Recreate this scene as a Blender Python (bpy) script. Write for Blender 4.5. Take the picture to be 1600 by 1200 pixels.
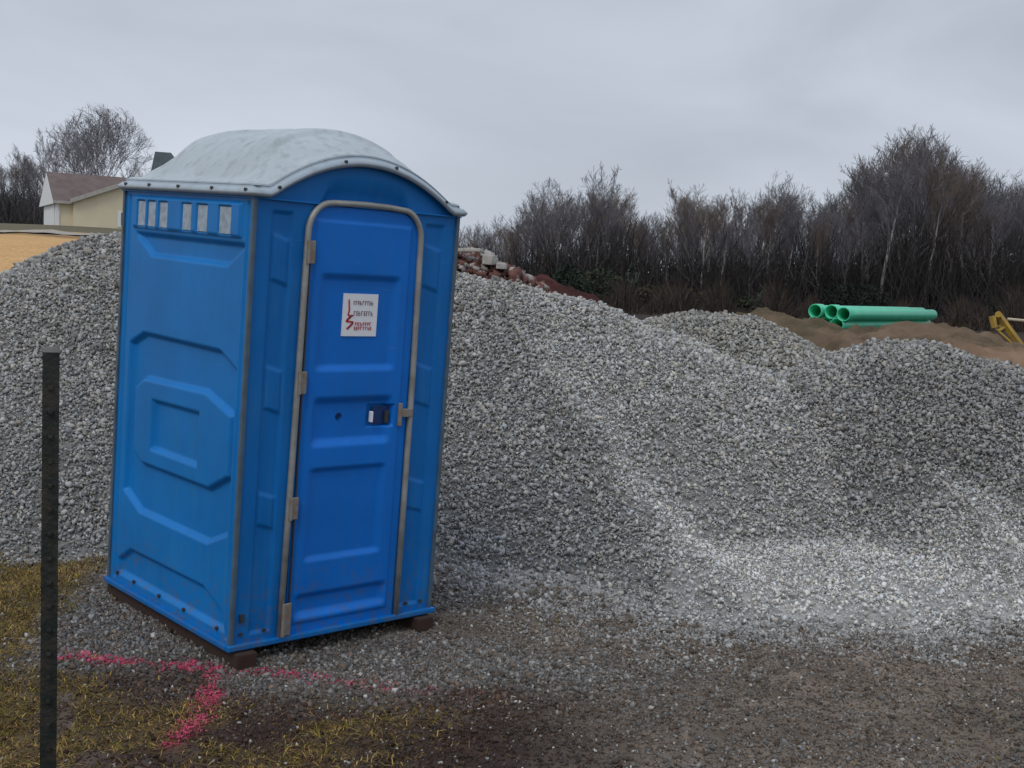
import bpy, bmesh, math, random
import numpy as np
from mathutils import Matrix, Vector
random.seed(7)
RNG = np.random.default_rng(11)
R = math.radians
C = bpy.context.scene.collection
SC = bpy.context.scene
for o in list(bpy.data.objects):
    bpy.data.objects.remove(o)

# ------------------------------------------------------------------ camera
F = 1880.57                      # focal length in pixels of the 1600 px wide photo
CAM_H = 1.75
M = np.array([[9.99200959e-01, 0.0, -3.99680383e-02],
              [3.38557613e-03, 9.96405896e-01, 8.46394031e-02],
              [3.98243891e-02, -8.47070876e-02, 9.95609726e-01]])   # photo axes (right, forward, up) -> world
cd = bpy.data.cameras.new('camera'); cam = bpy.data.objects.new('camera', cd); C.objects.link(cam)
cd.sensor_width = 36.0; cd.lens = F / 1600 * 36.0
cd.clip_start = 0.05; cd.clip_end = 3000
mw = Matrix.Identity(4)
for i in range(3):
    mw[i][0] = M[i][0]; mw[i][1] = M[i][2]; mw[i][2] = -M[i][1]
mw[0][3] = 0; mw[1][3] = 0; mw[2][3] = CAM_H
cam.matrix_world = mw
SC.camera = cam
SC.render.resolution_x = 1024; SC.render.resolution_y = 768

# ------------------------------------------------------------------ overcast sky and sun
SUN_EL, SUN_AZ = R(48), R(205)
w = bpy.data.worlds.new('World'); SC.world = w; w.use_nodes = True
nt = w.node_tree; nt.nodes.clear(); N = nt.nodes.new; L = nt.links.new
out = N('ShaderNodeOutputWorld'); add = N('ShaderNodeAddShader')
b1 = N('ShaderNodeBackground'); b2 = N('ShaderNodeBackground')
sky = N('ShaderNodeTexSky'); sky.sky_type = 'NISHITA'; sky.sun_disc = False
sky.sun_elevation = SUN_EL; sky.sun_rotation = SUN_AZ; sky.dust_density = 4
b1.inputs[1].default_value = 0.008
L(sky.outputs[0], b1.inputs[0])
tc = N('ShaderNodeTexCoord'); mp = N('ShaderNodeMapping'); mp.inputs['Scale'].default_value = (1.0, 1.0, 2.6)
L(tc.outputs['Generated'], mp.inputs[0])
n1 = N('ShaderNodeTexNoise'); n1.inputs['Scale'].default_value = 2.6; n1.inputs['Detail'].default_value = 7
n1.inputs['Roughness'].default_value = 0.48; n1.inputs['Distortion'].default_value = 0.5
L(mp.outputs[0], n1.inputs['Vector'])
cr = N('ShaderNodeValToRGB'); L(n1.outputs[0], cr.inputs[0])
cr.color_ramp.elements[0].position = 0.30; cr.color_ramp.elements[0].color = (0.36, 0.395, 0.455, 1)
cr.color_ramp.elements[1].position = 0.72; cr.color_ramp.elements[1].color = (0.51, 0.555, 0.63, 1)
sep = N('ShaderNodeSeparateXYZ'); L(tc.outputs['Generated'], sep.inputs[0])
mr = N('ShaderNodeMapRange'); L(sep.outputs[2], mr.inputs[0])
mr.inputs[1].default_value = 0.0; mr.inputs[2].default_value = 0.36
mr.inputs[3].default_value = 1.27; mr.inputs[4].default_value = 1.04
mr2 = N('ShaderNodeMapRange'); L(sep.outputs[2], mr2.inputs[0])          # the overcast zenith is brighter again
mr2.inputs[1].default_value = 0.36; mr2.inputs[2].default_value = 1.0
mr2.inputs[3].default_value = 0.0; mr2.inputs[4].default_value = 0.75
sm = N('ShaderNodeMath'); sm.operation = 'ADD'; L(mr.outputs[0], sm.inputs[0]); L(mr2.outputs[0], sm.inputs[1])
L(cr.outputs[0], b2.inputs[0]); L(sm.outputs[0], b2.inputs[1])
L(b1.outputs[0], add.inputs[0]); L(b2.outputs[0], add.inputs[1]); L(add.outputs[0], out.inputs[0])
sl = bpy.data.lights.new('sun', 'SUN'); sl.energy = 0.8; sl.angle = R(20); sl.color = (1, 0.97, 0.92)
sun = bpy.data.objects.new('sun', sl); C.objects.link(sun)
sd_ = Vector((math.sin(SUN_AZ) * math.cos(SUN_EL), math.cos(SUN_AZ) * math.cos(SUN_EL), math.sin(SUN_EL)))
sun.rotation_euler = sd_.to_track_quat('Z', 'Y').to_euler()
sun.location = (0, -10, 30)
SC.view_settings.view_transform = 'Standard'; SC.view_settings.look = 'None'
SC.view_settings.exposure = 0.0; SC.view_settings.gamma = 1.0
SC.view_settings.use_curve_mapping = False

# ------------------------------------------------------------------ helpers
def at(px, py, depth):
    """photo pixel + distance along the view axis -> world point"""
    q = np.array([(px - 800) / F * depth, depth, (600 - py) / F * depth])
    v = M @ q
    return np.array([v[0], v[1], v[2] + CAM_H])

def hash2(ix, iy, seed):
    h = (ix.astype(np.int64) * 374761393 + iy.astype(np.int64) * 668265263 + seed * 974711) & 0xffffffff
    h = ((h ^ (h >> 13)) * 1274126177) & 0xffffffff
    h = (h ^ (h >> 16)) & 0xffff
    return h / 65535.0
def vnoise(x, y, seed=0):
    ix = np.floor(x); iy = np.floor(y); fx = x - ix; fy = y - iy
    fx = fx * fx * (3 - 2 * fx); fy = fy * fy * (3 - 2 * fy)
    a = hash2(ix, iy, seed); b = hash2(ix + 1, iy, seed); c = hash2(ix, iy + 1, seed); d = hash2(ix + 1, iy + 1, seed)
    return (a * (1 - fx) + b * fx) * (1 - fy) + (c * (1 - fx) + d * fx) * fy
def fbm(x, y, seed=0, oct=4, gain=0.5):
    s = 0; a = 1; t = 0
    for k in range(oct):
        s = s + a * (vnoise(x * 2 ** k + 17.3 * k, y * 2 ** k - 9.1 * k, seed + k) - 0.5); t += a; a *= gain
    return s / t * 2
def ss(x, a, b):
    t = np.clip((x - a) / (b - a), 0, 1); return t * t * (3 - 2 * t)

def mesh_np(name, V, Fc, mat, parent=None, attrs=None, smooth=False, uv=None):
    """V (n,3), Fc list of arrays (m,k)"""
    me = bpy.data.meshes.new(name)
    V = np.asarray(V, np.float32)
    if not isinstance(Fc, list): Fc = [Fc]
    loops = np.concatenate([f.reshape(-1) for f in Fc]).astype(np.int32)
    tot = np.concatenate([np.full(len(f), f.shape[1]) for f in Fc]).astype(np.int32)
    st = np.concatenate([[0], np.cumsum(tot)[:-1]]).astype(np.int32)
    me.vertices.add(len(V)); me.vertices.foreach_set('co', V.reshape(-1))
    me.loops.add(len(loops)); me.loops.foreach_set('vertex_index', loops)
    me.polygons.add(len(tot)); me.polygons.foreach_set('loop_start', st); me.polygons.foreach_set('loop_total', tot)
    me.update(calc_edges=True)
    if smooth: me.polygons.foreach_set('use_smooth', np.ones(len(tot), bool))
    if attrs:
        for k, a in attrs.items():
            a = np.asarray(a, np.float32)
            if a.ndim == 2:
                at_ = me.attributes.new(k, 'FLOAT_COLOR', 'POINT')
                at_.data.foreach_set('color', np.concatenate([a, np.ones((len(a), 1), np.float32)], 1).reshape(-1))
            else:
                at_ = me.attributes.new(k, 'FLOAT', 'POINT'); at_.data.foreach_set('value', a)
    me.materials.append(mat)
    o = bpy.data.objects.new(name, me); C.objects.link(o)
    if parent: o.parent = parent
    return o

def tag(o, label=None, cat=None, group=None, kind=None):
    if label: o['label'] = label
    if cat: o['category'] = cat
    if group: o['group'] = group
    if kind: o['kind'] = kind
    return o
def empty(name, loc=(0, 0, 0), rz=0):
    o = bpy.data.objects.new(name, None); C.objects.link(o)
    o.location = loc; o.rotation_euler = (0, 0, rz); o.empty_display_size = 0.2
    return o
def copy_tree(o, parent=None):
    c = o.copy(); C.objects.link(c); c.parent = parent
    for ch in [x for x in bpy.data.objects if x.parent == o and x is not c]:
        copy_tree(ch, c)
    return c

class MB:
    """collects simple solids into one mesh"""
    def __init__(s): s.bm = bmesh.new()
    def box(s, c, size, rot=None, bev=0.0):
        r = bmesh.ops.create_cube(s.bm, size=1.0); vs = r['verts']
        for v in vs: v.co = Vector((v.co.x * size[0], v.co.y * size[1], v.co.z * size[2]))
        if bev:
            es = list({e for v in vs for e in v.link_edges})
            rr = bmesh.ops.bevel(s.bm, geom=es, offset=bev, segments=2, affect='EDGES', profile=0.6)
            vs = list({v for f in rr['faces'] for v in f.verts} | {v for v in vs if v.is_valid})
        m = Matrix.Translation(c) @ (rot.to_4x4() if rot is not None else Matrix.Identity(4))
        for v in vs: v.co = m @ v.co
        return s
    def tube(s, pts, r, n=8, cap=True, closed=False):
        pts = [Vector(p) for p in pts]; rs = r if isinstance(r, (list, tuple)) else [r] * len(pts)
        rings = []; up = None
        for i, p in enumerate(pts):
            if i == 0: t = pts[1] - pts[0]
            elif i == len(pts) - 1: t = pts[-1] - pts[-2]
            else: t = (pts[i + 1] - p).normalized() + (p - pts[i - 1]).normalized()
            t.normalize()
            if up is None:
                up = t.orthogonal().normalized()
            up = (up - t * up.dot(t)).normalized(); w_ = t.cross(up)
            rings.append([s.bm.verts.new(p + (up * math.cos(a) + w_ * math.sin(a)) * rs[i]) for a in [2 * math.pi * (k + .5) / n for k in range(n)]])
        for a, b in zip(rings, rings[1:]):
            for k in range(n): s.bm.faces.new((a[k], a[(k + 1) % n], b[(k + 1) % n], b[k]))
        if cap: s.bm.faces.new(rings[0][::-1]); s.bm.faces.new(rings[-1])
        return s
    def prism(s, pts, dirv):
        a = [s.bm.verts.new(p) for p in pts]; b = [s.bm.verts.new(Vector(p) + Vector(dirv)) for p in pts]
        n = len(a); s.bm.faces.new(a[::-1]); s.bm.faces.new(b)
        for k in range(n): s.bm.faces.new((a[k], a[(k + 1) % n], b[(k + 1) % n], b[k]))
        return s
    def build(s, name, mat, parent=None, smooth=False):
        bmesh.ops.recalc_face_normals(s.bm, faces=s.bm.faces)
        me = bpy.data.meshes.new(name); s.bm.to_mesh(me); s.bm.free()
        if smooth:
            me.polygons.foreach_set('use_smooth', np.ones(len(me.polygons), bool))
        me.materials.append(mat)
        o = bpy.data.objects.new(name, me); C.objects.link(o)
        if parent: o.parent = parent
        return o

# ------------------------------------------------------------------ materials
def mat(name, col, rough=0.7, metal=0.0, var=0.15, scale=8.0, bump=0.0, bscale=60.0, attr=None, spec=0.5, col2=None, trans=0.0, detail=6, obj=True):
    m = bpy.data.materials.new(name); m.use_nodes = True; nt = m.node_tree
    p = nt.nodes['Principled BSDF']; N = nt.nodes.new; L = nt.links.new
    p.inputs['Roughness'].default_value = rough; p.inputs['Metallic'].default_value = metal
    p.inputs['Specular IOR Level'].default_value = spec
    tc = N('ShaderNodeTexCoord')
    nz = N('ShaderNodeTexNoise'); nz.inputs['Scale'].default_value = scale; nz.inputs['Detail'].default_value = detail
    L(tc.outputs['Object'], nz.inputs['Vector'])
    if attr:
        a = N('ShaderNodeAttribute'); a.attribute_name = attr; base = a.outputs['Color']
    else:
        rgb = N('ShaderNodeRGB'); rgb.outputs[0].default_value = (*col, 1); base = rgb.outputs[0]
    if col2 is not None:
        mx0 = N('ShaderNodeMix'); mx0.data_type = 'RGBA'
        r2 = N('ShaderNodeValToRGB'); r2.color_ramp.elements[0].position = .42; r2.color_ramp.elements[1].position = .6
        L(nz.outputs[0], r2.inputs[0]); L(r2.outputs[0], mx0.inputs[0]); L(base, mx0.inputs[6])
        mx0.inputs[7].default_value = (*col2, 1); base = mx0.outputs[2]
    mr = N('ShaderNodeMapRange'); mr.inputs[1].default_value = .25; mr.inputs[2].default_value = .75
    mr.inputs[3].default_value = 1 - var; mr.inputs[4].default_value = 1 + var; L(nz.outputs[0], mr.inputs[0])
    mx = N('ShaderNodeVectorMath'); mx.operation = 'SCALE'; L(base, mx.inputs[0]); L(mr.outputs[0], mx.inputs[3])
    L(mx.outputs[0], p.inputs['Base Color'])
    if bump:
        n2 = N('ShaderNodeTexNoise'); n2.inputs['Scale'].default_value = bscale; n2.inputs['Detail'].default_value = 5
        L(tc.outputs['Object'], n2.inputs['Vector'])
        bp = N('ShaderNodeBump'); bp.inputs['Strength'].default_value = bump; bp.inputs['Distance'].default_value = 0.01
        L(n2.outputs[0], bp.inputs['Height']); L(bp.outputs[0], p.inputs['Normal'])
    return m

def plastic(name, col, dirt=(0.16, 0.15, 0.12), rough=0.42):
    m = mat(name, col, rough, var=0.12, scale=3.0, bump=0.12, bscale=9.0, spec=0.32)
    nt = m.node_tree; N = nt.nodes.new; L = nt.links.new; p = nt.nodes['Principled BSDF']
    src = p.inputs['Base Color'].links[0].from_socket
    tc = N('ShaderNodeTexCoord'); mp = N('ShaderNodeMapping'); mp.inputs['Scale'].default_value = (14, 14, 1.6)
    L(tc.outputs['Object'], mp.inputs[0])
    n = N('ShaderNodeTexNoise'); n.inputs['Scale'].default_value = 1.5; n.inputs['Detail'].default_value = 7; L(mp.outputs[0], n.inputs[0])
    r = N('ShaderNodeValToRGB'); r.color_ramp.elements[0].position = .50; r.color_ramp.elements[1].position = .82
    r.color_ramp.elements[1].color = (.55, .55, .55, 1); L(n.outputs[0], r.inputs[0])
    # splashed dirt low down on the shell
    sp = N('ShaderNodeSeparateXYZ'); L(tc.outputs['Object'], sp.inputs[0])
    mr = N('ShaderNodeMapRange'); L(sp.outputs[2], mr.inputs[0]); mr.inputs[1].default_value = 0.42; mr.inputs[2].default_value = -0.02
    mr.inputs[3].default_value = 0; mr.inputs[4].default_value = 1
    n3 = N('ShaderNodeTexNoise'); n3.inputs['Scale'].default_value = 24; n3.inputs['Detail'].default_value = 8; L(tc.outputs['Object'], n3.inputs[0])
    r3 = N('ShaderNodeValToRGB'); r3.color_ramp.elements[0].position = .48; r3.color_ramp.elements[1].position = .66
    r3.color_ramp.elements[1].color = (.55, .55, .55, 1); L(n3.outputs[0], r3.inputs[0])
    mu = N('ShaderNodeMath'); mu.operation = 'MULTIPLY'; L(r3.outputs[0], mu.inputs[0]); L(mr.outputs[0], mu.inputs[1])
    mx = N('ShaderNodeMix'); mx.data_type = 'RGBA'; L(r.outputs[0], mx.inputs[0]); L(src, mx.inputs[6]); mx.inputs[7].default_value = (*dirt, 1)
    my = N('ShaderNodeMix'); my.data_type = 'RGBA'; L(mu.outputs[0], my.inputs[0]); L(mx.outputs[2], my.inputs[6]); my.inputs[7].default_value = (0.10, 0.10, 0.10, 1)
    # pale scuffs and fine scratches
    mp5 = N('ShaderNodeMapping'); mp5.inputs['Scale'].default_value = (6, 6, 34); mp5.inputs['Rotation'].default_value = (.35, .5, .2); L(tc.outputs['Object'], mp5.inputs[0])
    n5 = N('ShaderNodeTexNoise'); n5.inputs['Scale'].default_value = 1.3; n5.inputs['Detail'].default_value = 9; n5.inputs['Roughness'].default_value = .65; L(mp5.outputs[0], n5.inputs[0])
    r5 = N('ShaderNodeValToRGB'); r5.color_ramp.elements[0].position = .66; r5.color_ramp.elements[1].position = .74; r5.color_ramp.elements[1].color = (.45, .45, .45, 1); L(n5.outputs[0], r5.inputs[0])
    mz = N('ShaderNodeMix'); mz.data_type = 'RGBA'; L(r5.outputs[0], mz.inputs[0]); L(my.outputs[2], mz.inputs[6]); mz.inputs[7].default_value = (0.16, 0.33, 0.52, 1)
    L(mz.outputs[2], p.inputs['Base Color'])
    r4 = N('ShaderNodeMapRange'); L(n.outputs[0], r4.inputs[0]); r4.inputs[3].default_value = rough - .08; r4.inputs[4].default_value = rough + .2
    L(r4.outputs[0], p.inputs['Roughness'])
    return m

BLUE_SIDE = plastic('blue_side_plastic', (0.0, 0.180, 0.54), dirt=(0.02, 0.20, 0.45))
BLUE_FRONT = plastic('blue_front_plastic', (0.0, 0.145, 0.47), dirt=(0.03, 0.18, 0.42))
BLUE_DOOR = plastic('blue_door_plastic', (0.0, 0.155, 0.60), dirt=(0.02, 0.14, 0.45))
ROOF = plastic('weathered_roof_plastic', (0.44, 0.50, 0.53), dirt=(0.17, 0.18, 0.185), rough=0.42)
ROOF_LIP = plastic('roof_lip_plastic', (0.37, 0.44, 0.50), dirt=(0.25, 0.27, 0.29), rough=0.38)
ALU = mat('dull_aluminium', (0.33, 0.33, 0.31), 0.5, 0.35, var=0.3, scale=12, bump=0.1)
CORNER = mat('corner_strip_metal', (0.085, 0.135, 0.185), 0.55, 0.2, var=0.35, scale=9)
HINGE = mat('worn_hinge_steel', (0.33, 0.31, 0.28), 0.55, 0.3, var=0.3, scale=30, col2=(0.24, 0.18, 0.13))
DARKPL = mat('dark_blue_recess', (0.003, 0.03, 0.13), 0.5, var=0.2)
VENT = mat('grey_vent_mesh', (0.34, 0.42, 0.50), 0.7, var=0.30, scale=40)
BOLT = mat('dark_bolt_steel', (0.06, 0.065, 0.07), 0.5, 0.4)
SKID = mat('red_brown_skid_timber', (0.05, 0.024, 0.016), 0.85, var=0.4, scale=14, bump=0.4, bscale=30, col2=(0.03, 0.018, 0.014))
WHITE = mat('sign_white', (0.80, 0.82, 0.86), 0.4, var=0.04, scale=30)
RED = mat('sign_red_ink', (0.50, 0.05, 0.06), 0.5, var=0.15, scale=90)
GREYINK = mat('sign_grey_ink', (0.22, 0.14, 0.17), 0.5, var=0.2, scale=90)
STONE = mat('crushed_limestone', (0.4, 0.4, 0.4), 0.85, attr='col', var=0.22, scale=60, spec=0.25)
GROUNDM = mat('ground_soil', (0.2, 0.15, 0.1), 0.92, attr='col', var=0.35, scale=9, bump=1.0, bscale=30, spec=0.2, detail=10)
GRAVELM = mat('gravel_pile_fines', (0.2, 0.2, 0.2), 0.92, attr='col', var=0.4, scale=22, bump=1.0, bscale=45, spec=0.15, detail=10)
DIRTM = mat('mound_soil', (0.2, 0.15, 0.1), 0.95, attr='col', var=0.35, scale=3.5, bump=1.0, bscale=14, spec=0.1, detail=10)
GRASS = mat('grass_blades', (0.2, 0.2, 0.05), 0.8, attr='col', var=0.15, spec=0.2)
PAINT = mat('pink_marking_paint', (0.72, 0.045, 0.13), 0.6, attr='col', var=0.3, scale=40)
POST = mat('dark_green_post_steel', (0.014, 0.022, 0.018), 0.55, 0.2, var=0.5, scale=18, bump=0.3, bscale=80, col2=(0.028, 0.025, 0.02))
POSTTIP = mat('post_tip_paint', (0.22, 0.23, 0.22), 0.7, var=0.3, scale=40)
BARK = mat('winter_bark', (0.150, 0.140, 0.145), 0.95, var=0.3, scale=2)
TWIG = mat('winter_twigs', (0.165, 0.152, 0.165), 0.95, var=0.3, scale=0.6)
BARKP = mat('pale_winter_bark', (0.34, 0.33, 0.32), 0.95, var=0.3, scale=2)
TWIGB = mat('brown_winter_twigs', (0.17, 0.135, 0.11), 0.95, var=0.3, scale=0.6)
TWIGG = mat('grey_winter_twigs', (0.27, 0.25, 0.27), 0.95, var=0.25, scale=0.6)
THICK = mat('thicket_stems', (0.03, 0.027, 0.026), 0.95, var=0.5, scale=0.25, attr='col')
EVER = mat('evergreen_leaves', (0.03, 0.045, 0.025), 0.9, attr='col', var=0.3, scale=2)
PIPE = mat('green_sewer_pipe', (0.07, 0.64, 0.37), 0.38, var=0.10, scale=3, spec=0.5)
PIPEIN = mat('green_pipe_inside', (0.02, 0.30, 0.17), 0.6, var=0.1)
YEL = mat('worn_yellow_paint', (0.50, 0.33, 0.045), 0.5, var=0.3, scale=5, col2=(0.30, 0.19, 0.05))
STEEL = mat('pale_steel_rod', (0.55, 0.47, 0.33), 0.4, 0.3, var=0.2)
BLACKR = mat('black_rubber', (0.02, 0.02, 0.02), 0.8)
GLASS = mat('dark_glass', (0.03, 0.035, 0.045), 0.12, var=0.1)
SIDING = mat('cream_siding', (0.72, 0.63, 0.45), 0.7, var=0.08, scale=0.6)
TRIMW = mat('white_trim', (0.80, 0.80, 0.80), 0.6, var=0.08)
SHING = mat('brown_shingles', (0.15, 0.112, 0.105), 0.9, var=0.25, scale=1.5)
SHINGD = mat('dark_green_roofing', (0.055, 0.075, 0.08), 0.8, var=0.25, scale=1.0)
BRICK = mat('red_brick_rubble', (0.22, 0.085, 0.065), 0.9, attr='col', var=0.3, scale=10)
CONC = mat('pale_concrete', (0.42, 0.40, 0.37), 0.85, var=0.25, scale=8, bump=0.4)
ROADM = mat('pale_road_concrete', (0.36, 0.32, 0.27), 0.9, var=0.15, scale=1.5)

# ------------------------------------------------------------------ toilet pose
RW = np.array([[0.72302673, -0.68958656, 0.04126418],
               [0.69077913, 0.72234314, -0.03231989],
               [-0.00751953, 0.05187258, 0.9986254]])
TW = np.array([-1.18598578, 5.14690247, 0.09712339])
UW, UD, UH, SKH = 1.12, 1.188, 1.976, 0.10

# ------------------------------------------------------------------ terrain
def skid_plane(x, y):
    n = RW[:, 2]; p0 = TW - n * (SKH - .022)
    return p0[2] - (n[0] * (x - p0[0]) + n[1] * (y - p0[1])) / n[2]
UC = TW + RW @ np.array([UW / 2, UD / 2, 0])
def base_z(x, y):
    yy = np.maximum(y, 0.1)
    r = np.hypot(x, y)
    zl = np.interp(r, [0, 12, 25, 60, 90, 150, 400, 1500], [0, .3, 1.35, 2.95, 4.3, 5.6, 9, 9])
    zr = np.interp(r, [0, 12, 20, 27, 60, 100, 400, 1500], [0, .3, .70, .90, .70, .35, 1.2, 4])
    az = x / np.maximum(yy, 1.0)
    wl = 1 - ss(az, -0.30, -0.02)
    wl = np.where(y < 0, 1 - ss(x, -5, 3), wl)
    z = zl * wl + zr * (1 - wl)
    z = z * ss(r, 8.5, 12.5) if False else np.where(r < 12, z * ss(r, 7.5, 12), z)
    return z
def ground_z(x, y, fine=True):
    z = base_z(x, y)
    d = np.hypot(x - UC[0], y - UC[1])
    wu = 1 - ss(d, 0.95, 1.9)
    z = z * (1 - wu) + (skid_plane(x, y) + 0.0) * wu
    damp = 0.25 + 0.75 * ss(d, 0.8, 1.4)
    r = np.hypot(x, y)
    z = z + fbm(x * 1.1, y * 1.1, 3) * 0.045 * damp + fbm(x * 5, y * 5, 5) * 0.026 * damp
    z = z + np.where(r > 14, fbm(x * .22, y * .22, 9) * 0.22 * ss(r, 14, 30), 0)
    if fine:
        z = z + np.where(r < 12, fbm(x * 20, y * 20, 6, 3) * 0.013, 0)
    return z

def grass_w(x, y):
    n = fbm(x * 2.2, y * 2.2, 31, 4)
    n2 = fbm(x * 7, y * 7, 33, 3)
    a = 1 - ss(x + 0.22 * n + .25 * (y - 5.6), -2.30, -1.98)                       # the turf left of the toilet
    a = a * ss(y, 3, 3.2)
    b = (1 - ss(y + 0.2 * n, 4.66, 5.0)) * (1 - ss(x + 0.6 * n, -1.0, 0.35)) * ss(n + n2 * .5, -0.55, 0.2)
    c = (1 - ss(y + .3 * n, 4.9, 5.3)) * (1 - ss(x + .3 * n, -1.7, -1.1)) * ss(n2 + n * .4, -.6, .1)
    return np.clip(np.maximum(np.maximum(a, b * .8), c * .85), 0, 1)
def gravel_w(x, y):
    """grey gravel strewn on the mud, 0 mud .. 1 gravel"""
    n = fbm(x * 1.6, y * 1.6, 41, 4)
    g = ss(y + 0.5 * n, 5.9, 6.9) * .9
    e = 1 - ss(np.hypot((x + .75) / 1.7, (y - 5.25) / .55) + .35 * n, .7, 1.2)
    e2 = 1 - ss(np.hypot((x + 1.75) / .55, (y - 5.75) / .5) + .3 * n, .7, 1.2)
    return np.clip(np.maximum(np.maximum(g, e), e2) + .25 * n, 0, 1)

def paint_path():
    pts = [[(92, 1038), (170, 1043), (250, 1047), (345, 1046), (400, 1050), (450, 1054), (520, 1060), (590, 1066), (665, 1074)],
           [(342, 1050), (333, 1078), (322, 1100), (305, 1125), (285, 1145), (272, 1156)]]
    res = []
    for ln in pts:
        q = []
        for px, py in ln:
            hz = 440 + .04 * (px - 800); d = CAM_H * F / (py - hz) * 1.0
            q.append((at(px, py, d * 1.0)[0], at(px, py, d)[1]))
        res.append(q)
    return res
PATHS = paint_path()
def path_dist(x, y):
    best = np.full(x.shape, 1e9)
    for ln in PATHS:
        for a, b in zip(ln, ln[1:]):
            ax, ay = a; bx, by = b; dx, dy = bx - ax, by - ay
            t = np.clip(((x - ax) * dx + (y - ay) * dy) / (dx * dx + dy * dy), 0, 1)
            best = np.minimum(best, np.hypot(x - ax - t * dx, y - ay - t * dy))
    return best
def ground_col(x, y):
    n = fbm(x * 1.3, y * 1.3, 51, 5)[..., None]; n2 = fbm(x * 6, y * 6, 53, 4)[..., None]; n3 = fbm(x * 30, y * 30, 57, 3)[..., None]
    mud = np.array([0.165, 0.132, 0.105]) * (1 + .35 * n + .35 * n2)
    dark = np.array([0.042, 0.027, 0.025])
    dk = ((1 - ss(y + .25 * fbm(x * 2, y * 2, 59, 3), 4.8, 5.12)) * (1 - ss(x, -.1, .7)))[..., None] * ss(n + n2 * .6, -.8, .0)
    pat = ss(fbm(x * .9 + 4, y * 1.6, 58, 4), .02, .42)[..., None]
    mud = mud * (1 - .42 * pat) + np.array([.06, .05, .038]) * .42 * pat
    c = mud * (1 - dk) + dark * dk
    gw = gravel_w(x, y)[..., None]
    c = c * (1 - gw * .75) + np.array([0.11, 0.106, 0.10]) * (1 + .3 * n2) * gw * .75
    tw = grass_w(x, y)[..., None]
    turf = np.array([0.105, 0.076, 0.028]) * (1 + .4 * n2)
    c = c * (1 - tw * .8) + turf * tw * .8
    c = c * (1 + .35 * n3)
    # farther zones
    r = np.hypot(x, y); az = x / np.maximum(y, 1)
    left = (1 - ss(az, -0.30, -0.22))
    wig = fbm(x * .12, y * .12, 61, 3)
    clay = (ss(r, 12, 15) * left)[..., None]
    orange = np.array([0.58, 0.35, 0.15]) * (1 + .22 * fbm(x * .5, y * .9, 63, 4))[..., None]
    c = c * (1 - clay) + orange * clay
    dkst = (np.exp(-((r - 60.5) / 1.6) ** 2) * left)[..., None] * .8
    c = c * (1 - dkst) + np.array([0.13, 0.09, 0.05]) * dkst
    fld = (ss(r + 2 * wig, 66, 69))[..., None]
    olive = np.array([0.13, 0.115, 0.07]) * (1 + .25 * fbm(x * .3, y * .5, 65, 4))[..., None]
    c = c * (1 - fld) + olive * fld
    right = (ss(az, -0.2, -0.05) * ss(r, 14, 17))[..., None]
    redb = np.array([0.034, 0.022, 0.015]) * (1 + .4 * fbm(x * .4, y * .6, 67, 4))[..., None]
    c = c * (1 - right) + redb * right
    if True:      # sprayed marking paint soaked into the soil
        pn = fbm(x * 7, y * 7, 95, 4); pd = np.where((r < 7) & (y > 4), path_dist(x, y), 9.)
        pa = np.exp(-(pd / .045) ** 2) * np.clip(.5 + pn, 0, 1) * np.where(x < -1.2, .8, .3)
        loc = (np.stack([x, y, np.zeros_like(x)], 1) - TW * np.array([1, 1, 0])) @ RW
        pa = np.where((loc[:, 0] > -.02) & (loc[:, 1] > -.02), 0, pa)[:, None]
        c = c * (1 - pa) + np.array([.42, .04, .09]) * pa
    return np.clip(c, 0.01, 1)

def axis(lo, hi, step, outer, g=1.09):
    mid = np.arange(lo, hi, step); a = []; p = lo; s = step
    while p > -outer: s *= g; p -= min(s, 60); a.append(p)
    b = []; p = mid[-1]; s = step
    while p < outer: s *= g; p += min(s, 60); b.append(p)
    return np.concatenate([np.array(a[::-1]), mid, np.array(b)])
def grid_faces(nx, ny):
    i = np.arange(ny - 1)[:, None] * nx + np.arange(nx - 1)[None]
    i = i.reshape(-1)
    return np.stack([i, i + 1, i + nx + 1, i + nx], 1)
def build_ground():
    xs = axis(-3.6, 3.8, 0.016, 900, 1.06); ys = axis(3.7, 8.0, 0.016, 1100, 1.05)
    X, Y = np.meshgrid(xs, ys); x = X.reshape(-1); y = Y.reshape(-1)
    o = mesh_np('ground', np.stack([x, y, ground_z(x, y)], 1), grid_faces(len(xs), len(ys)), GROUNDM, attrs={'col': ground_col(x, y)}, smooth=True)
    tag(o, kind='structure')
build_ground()

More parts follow.
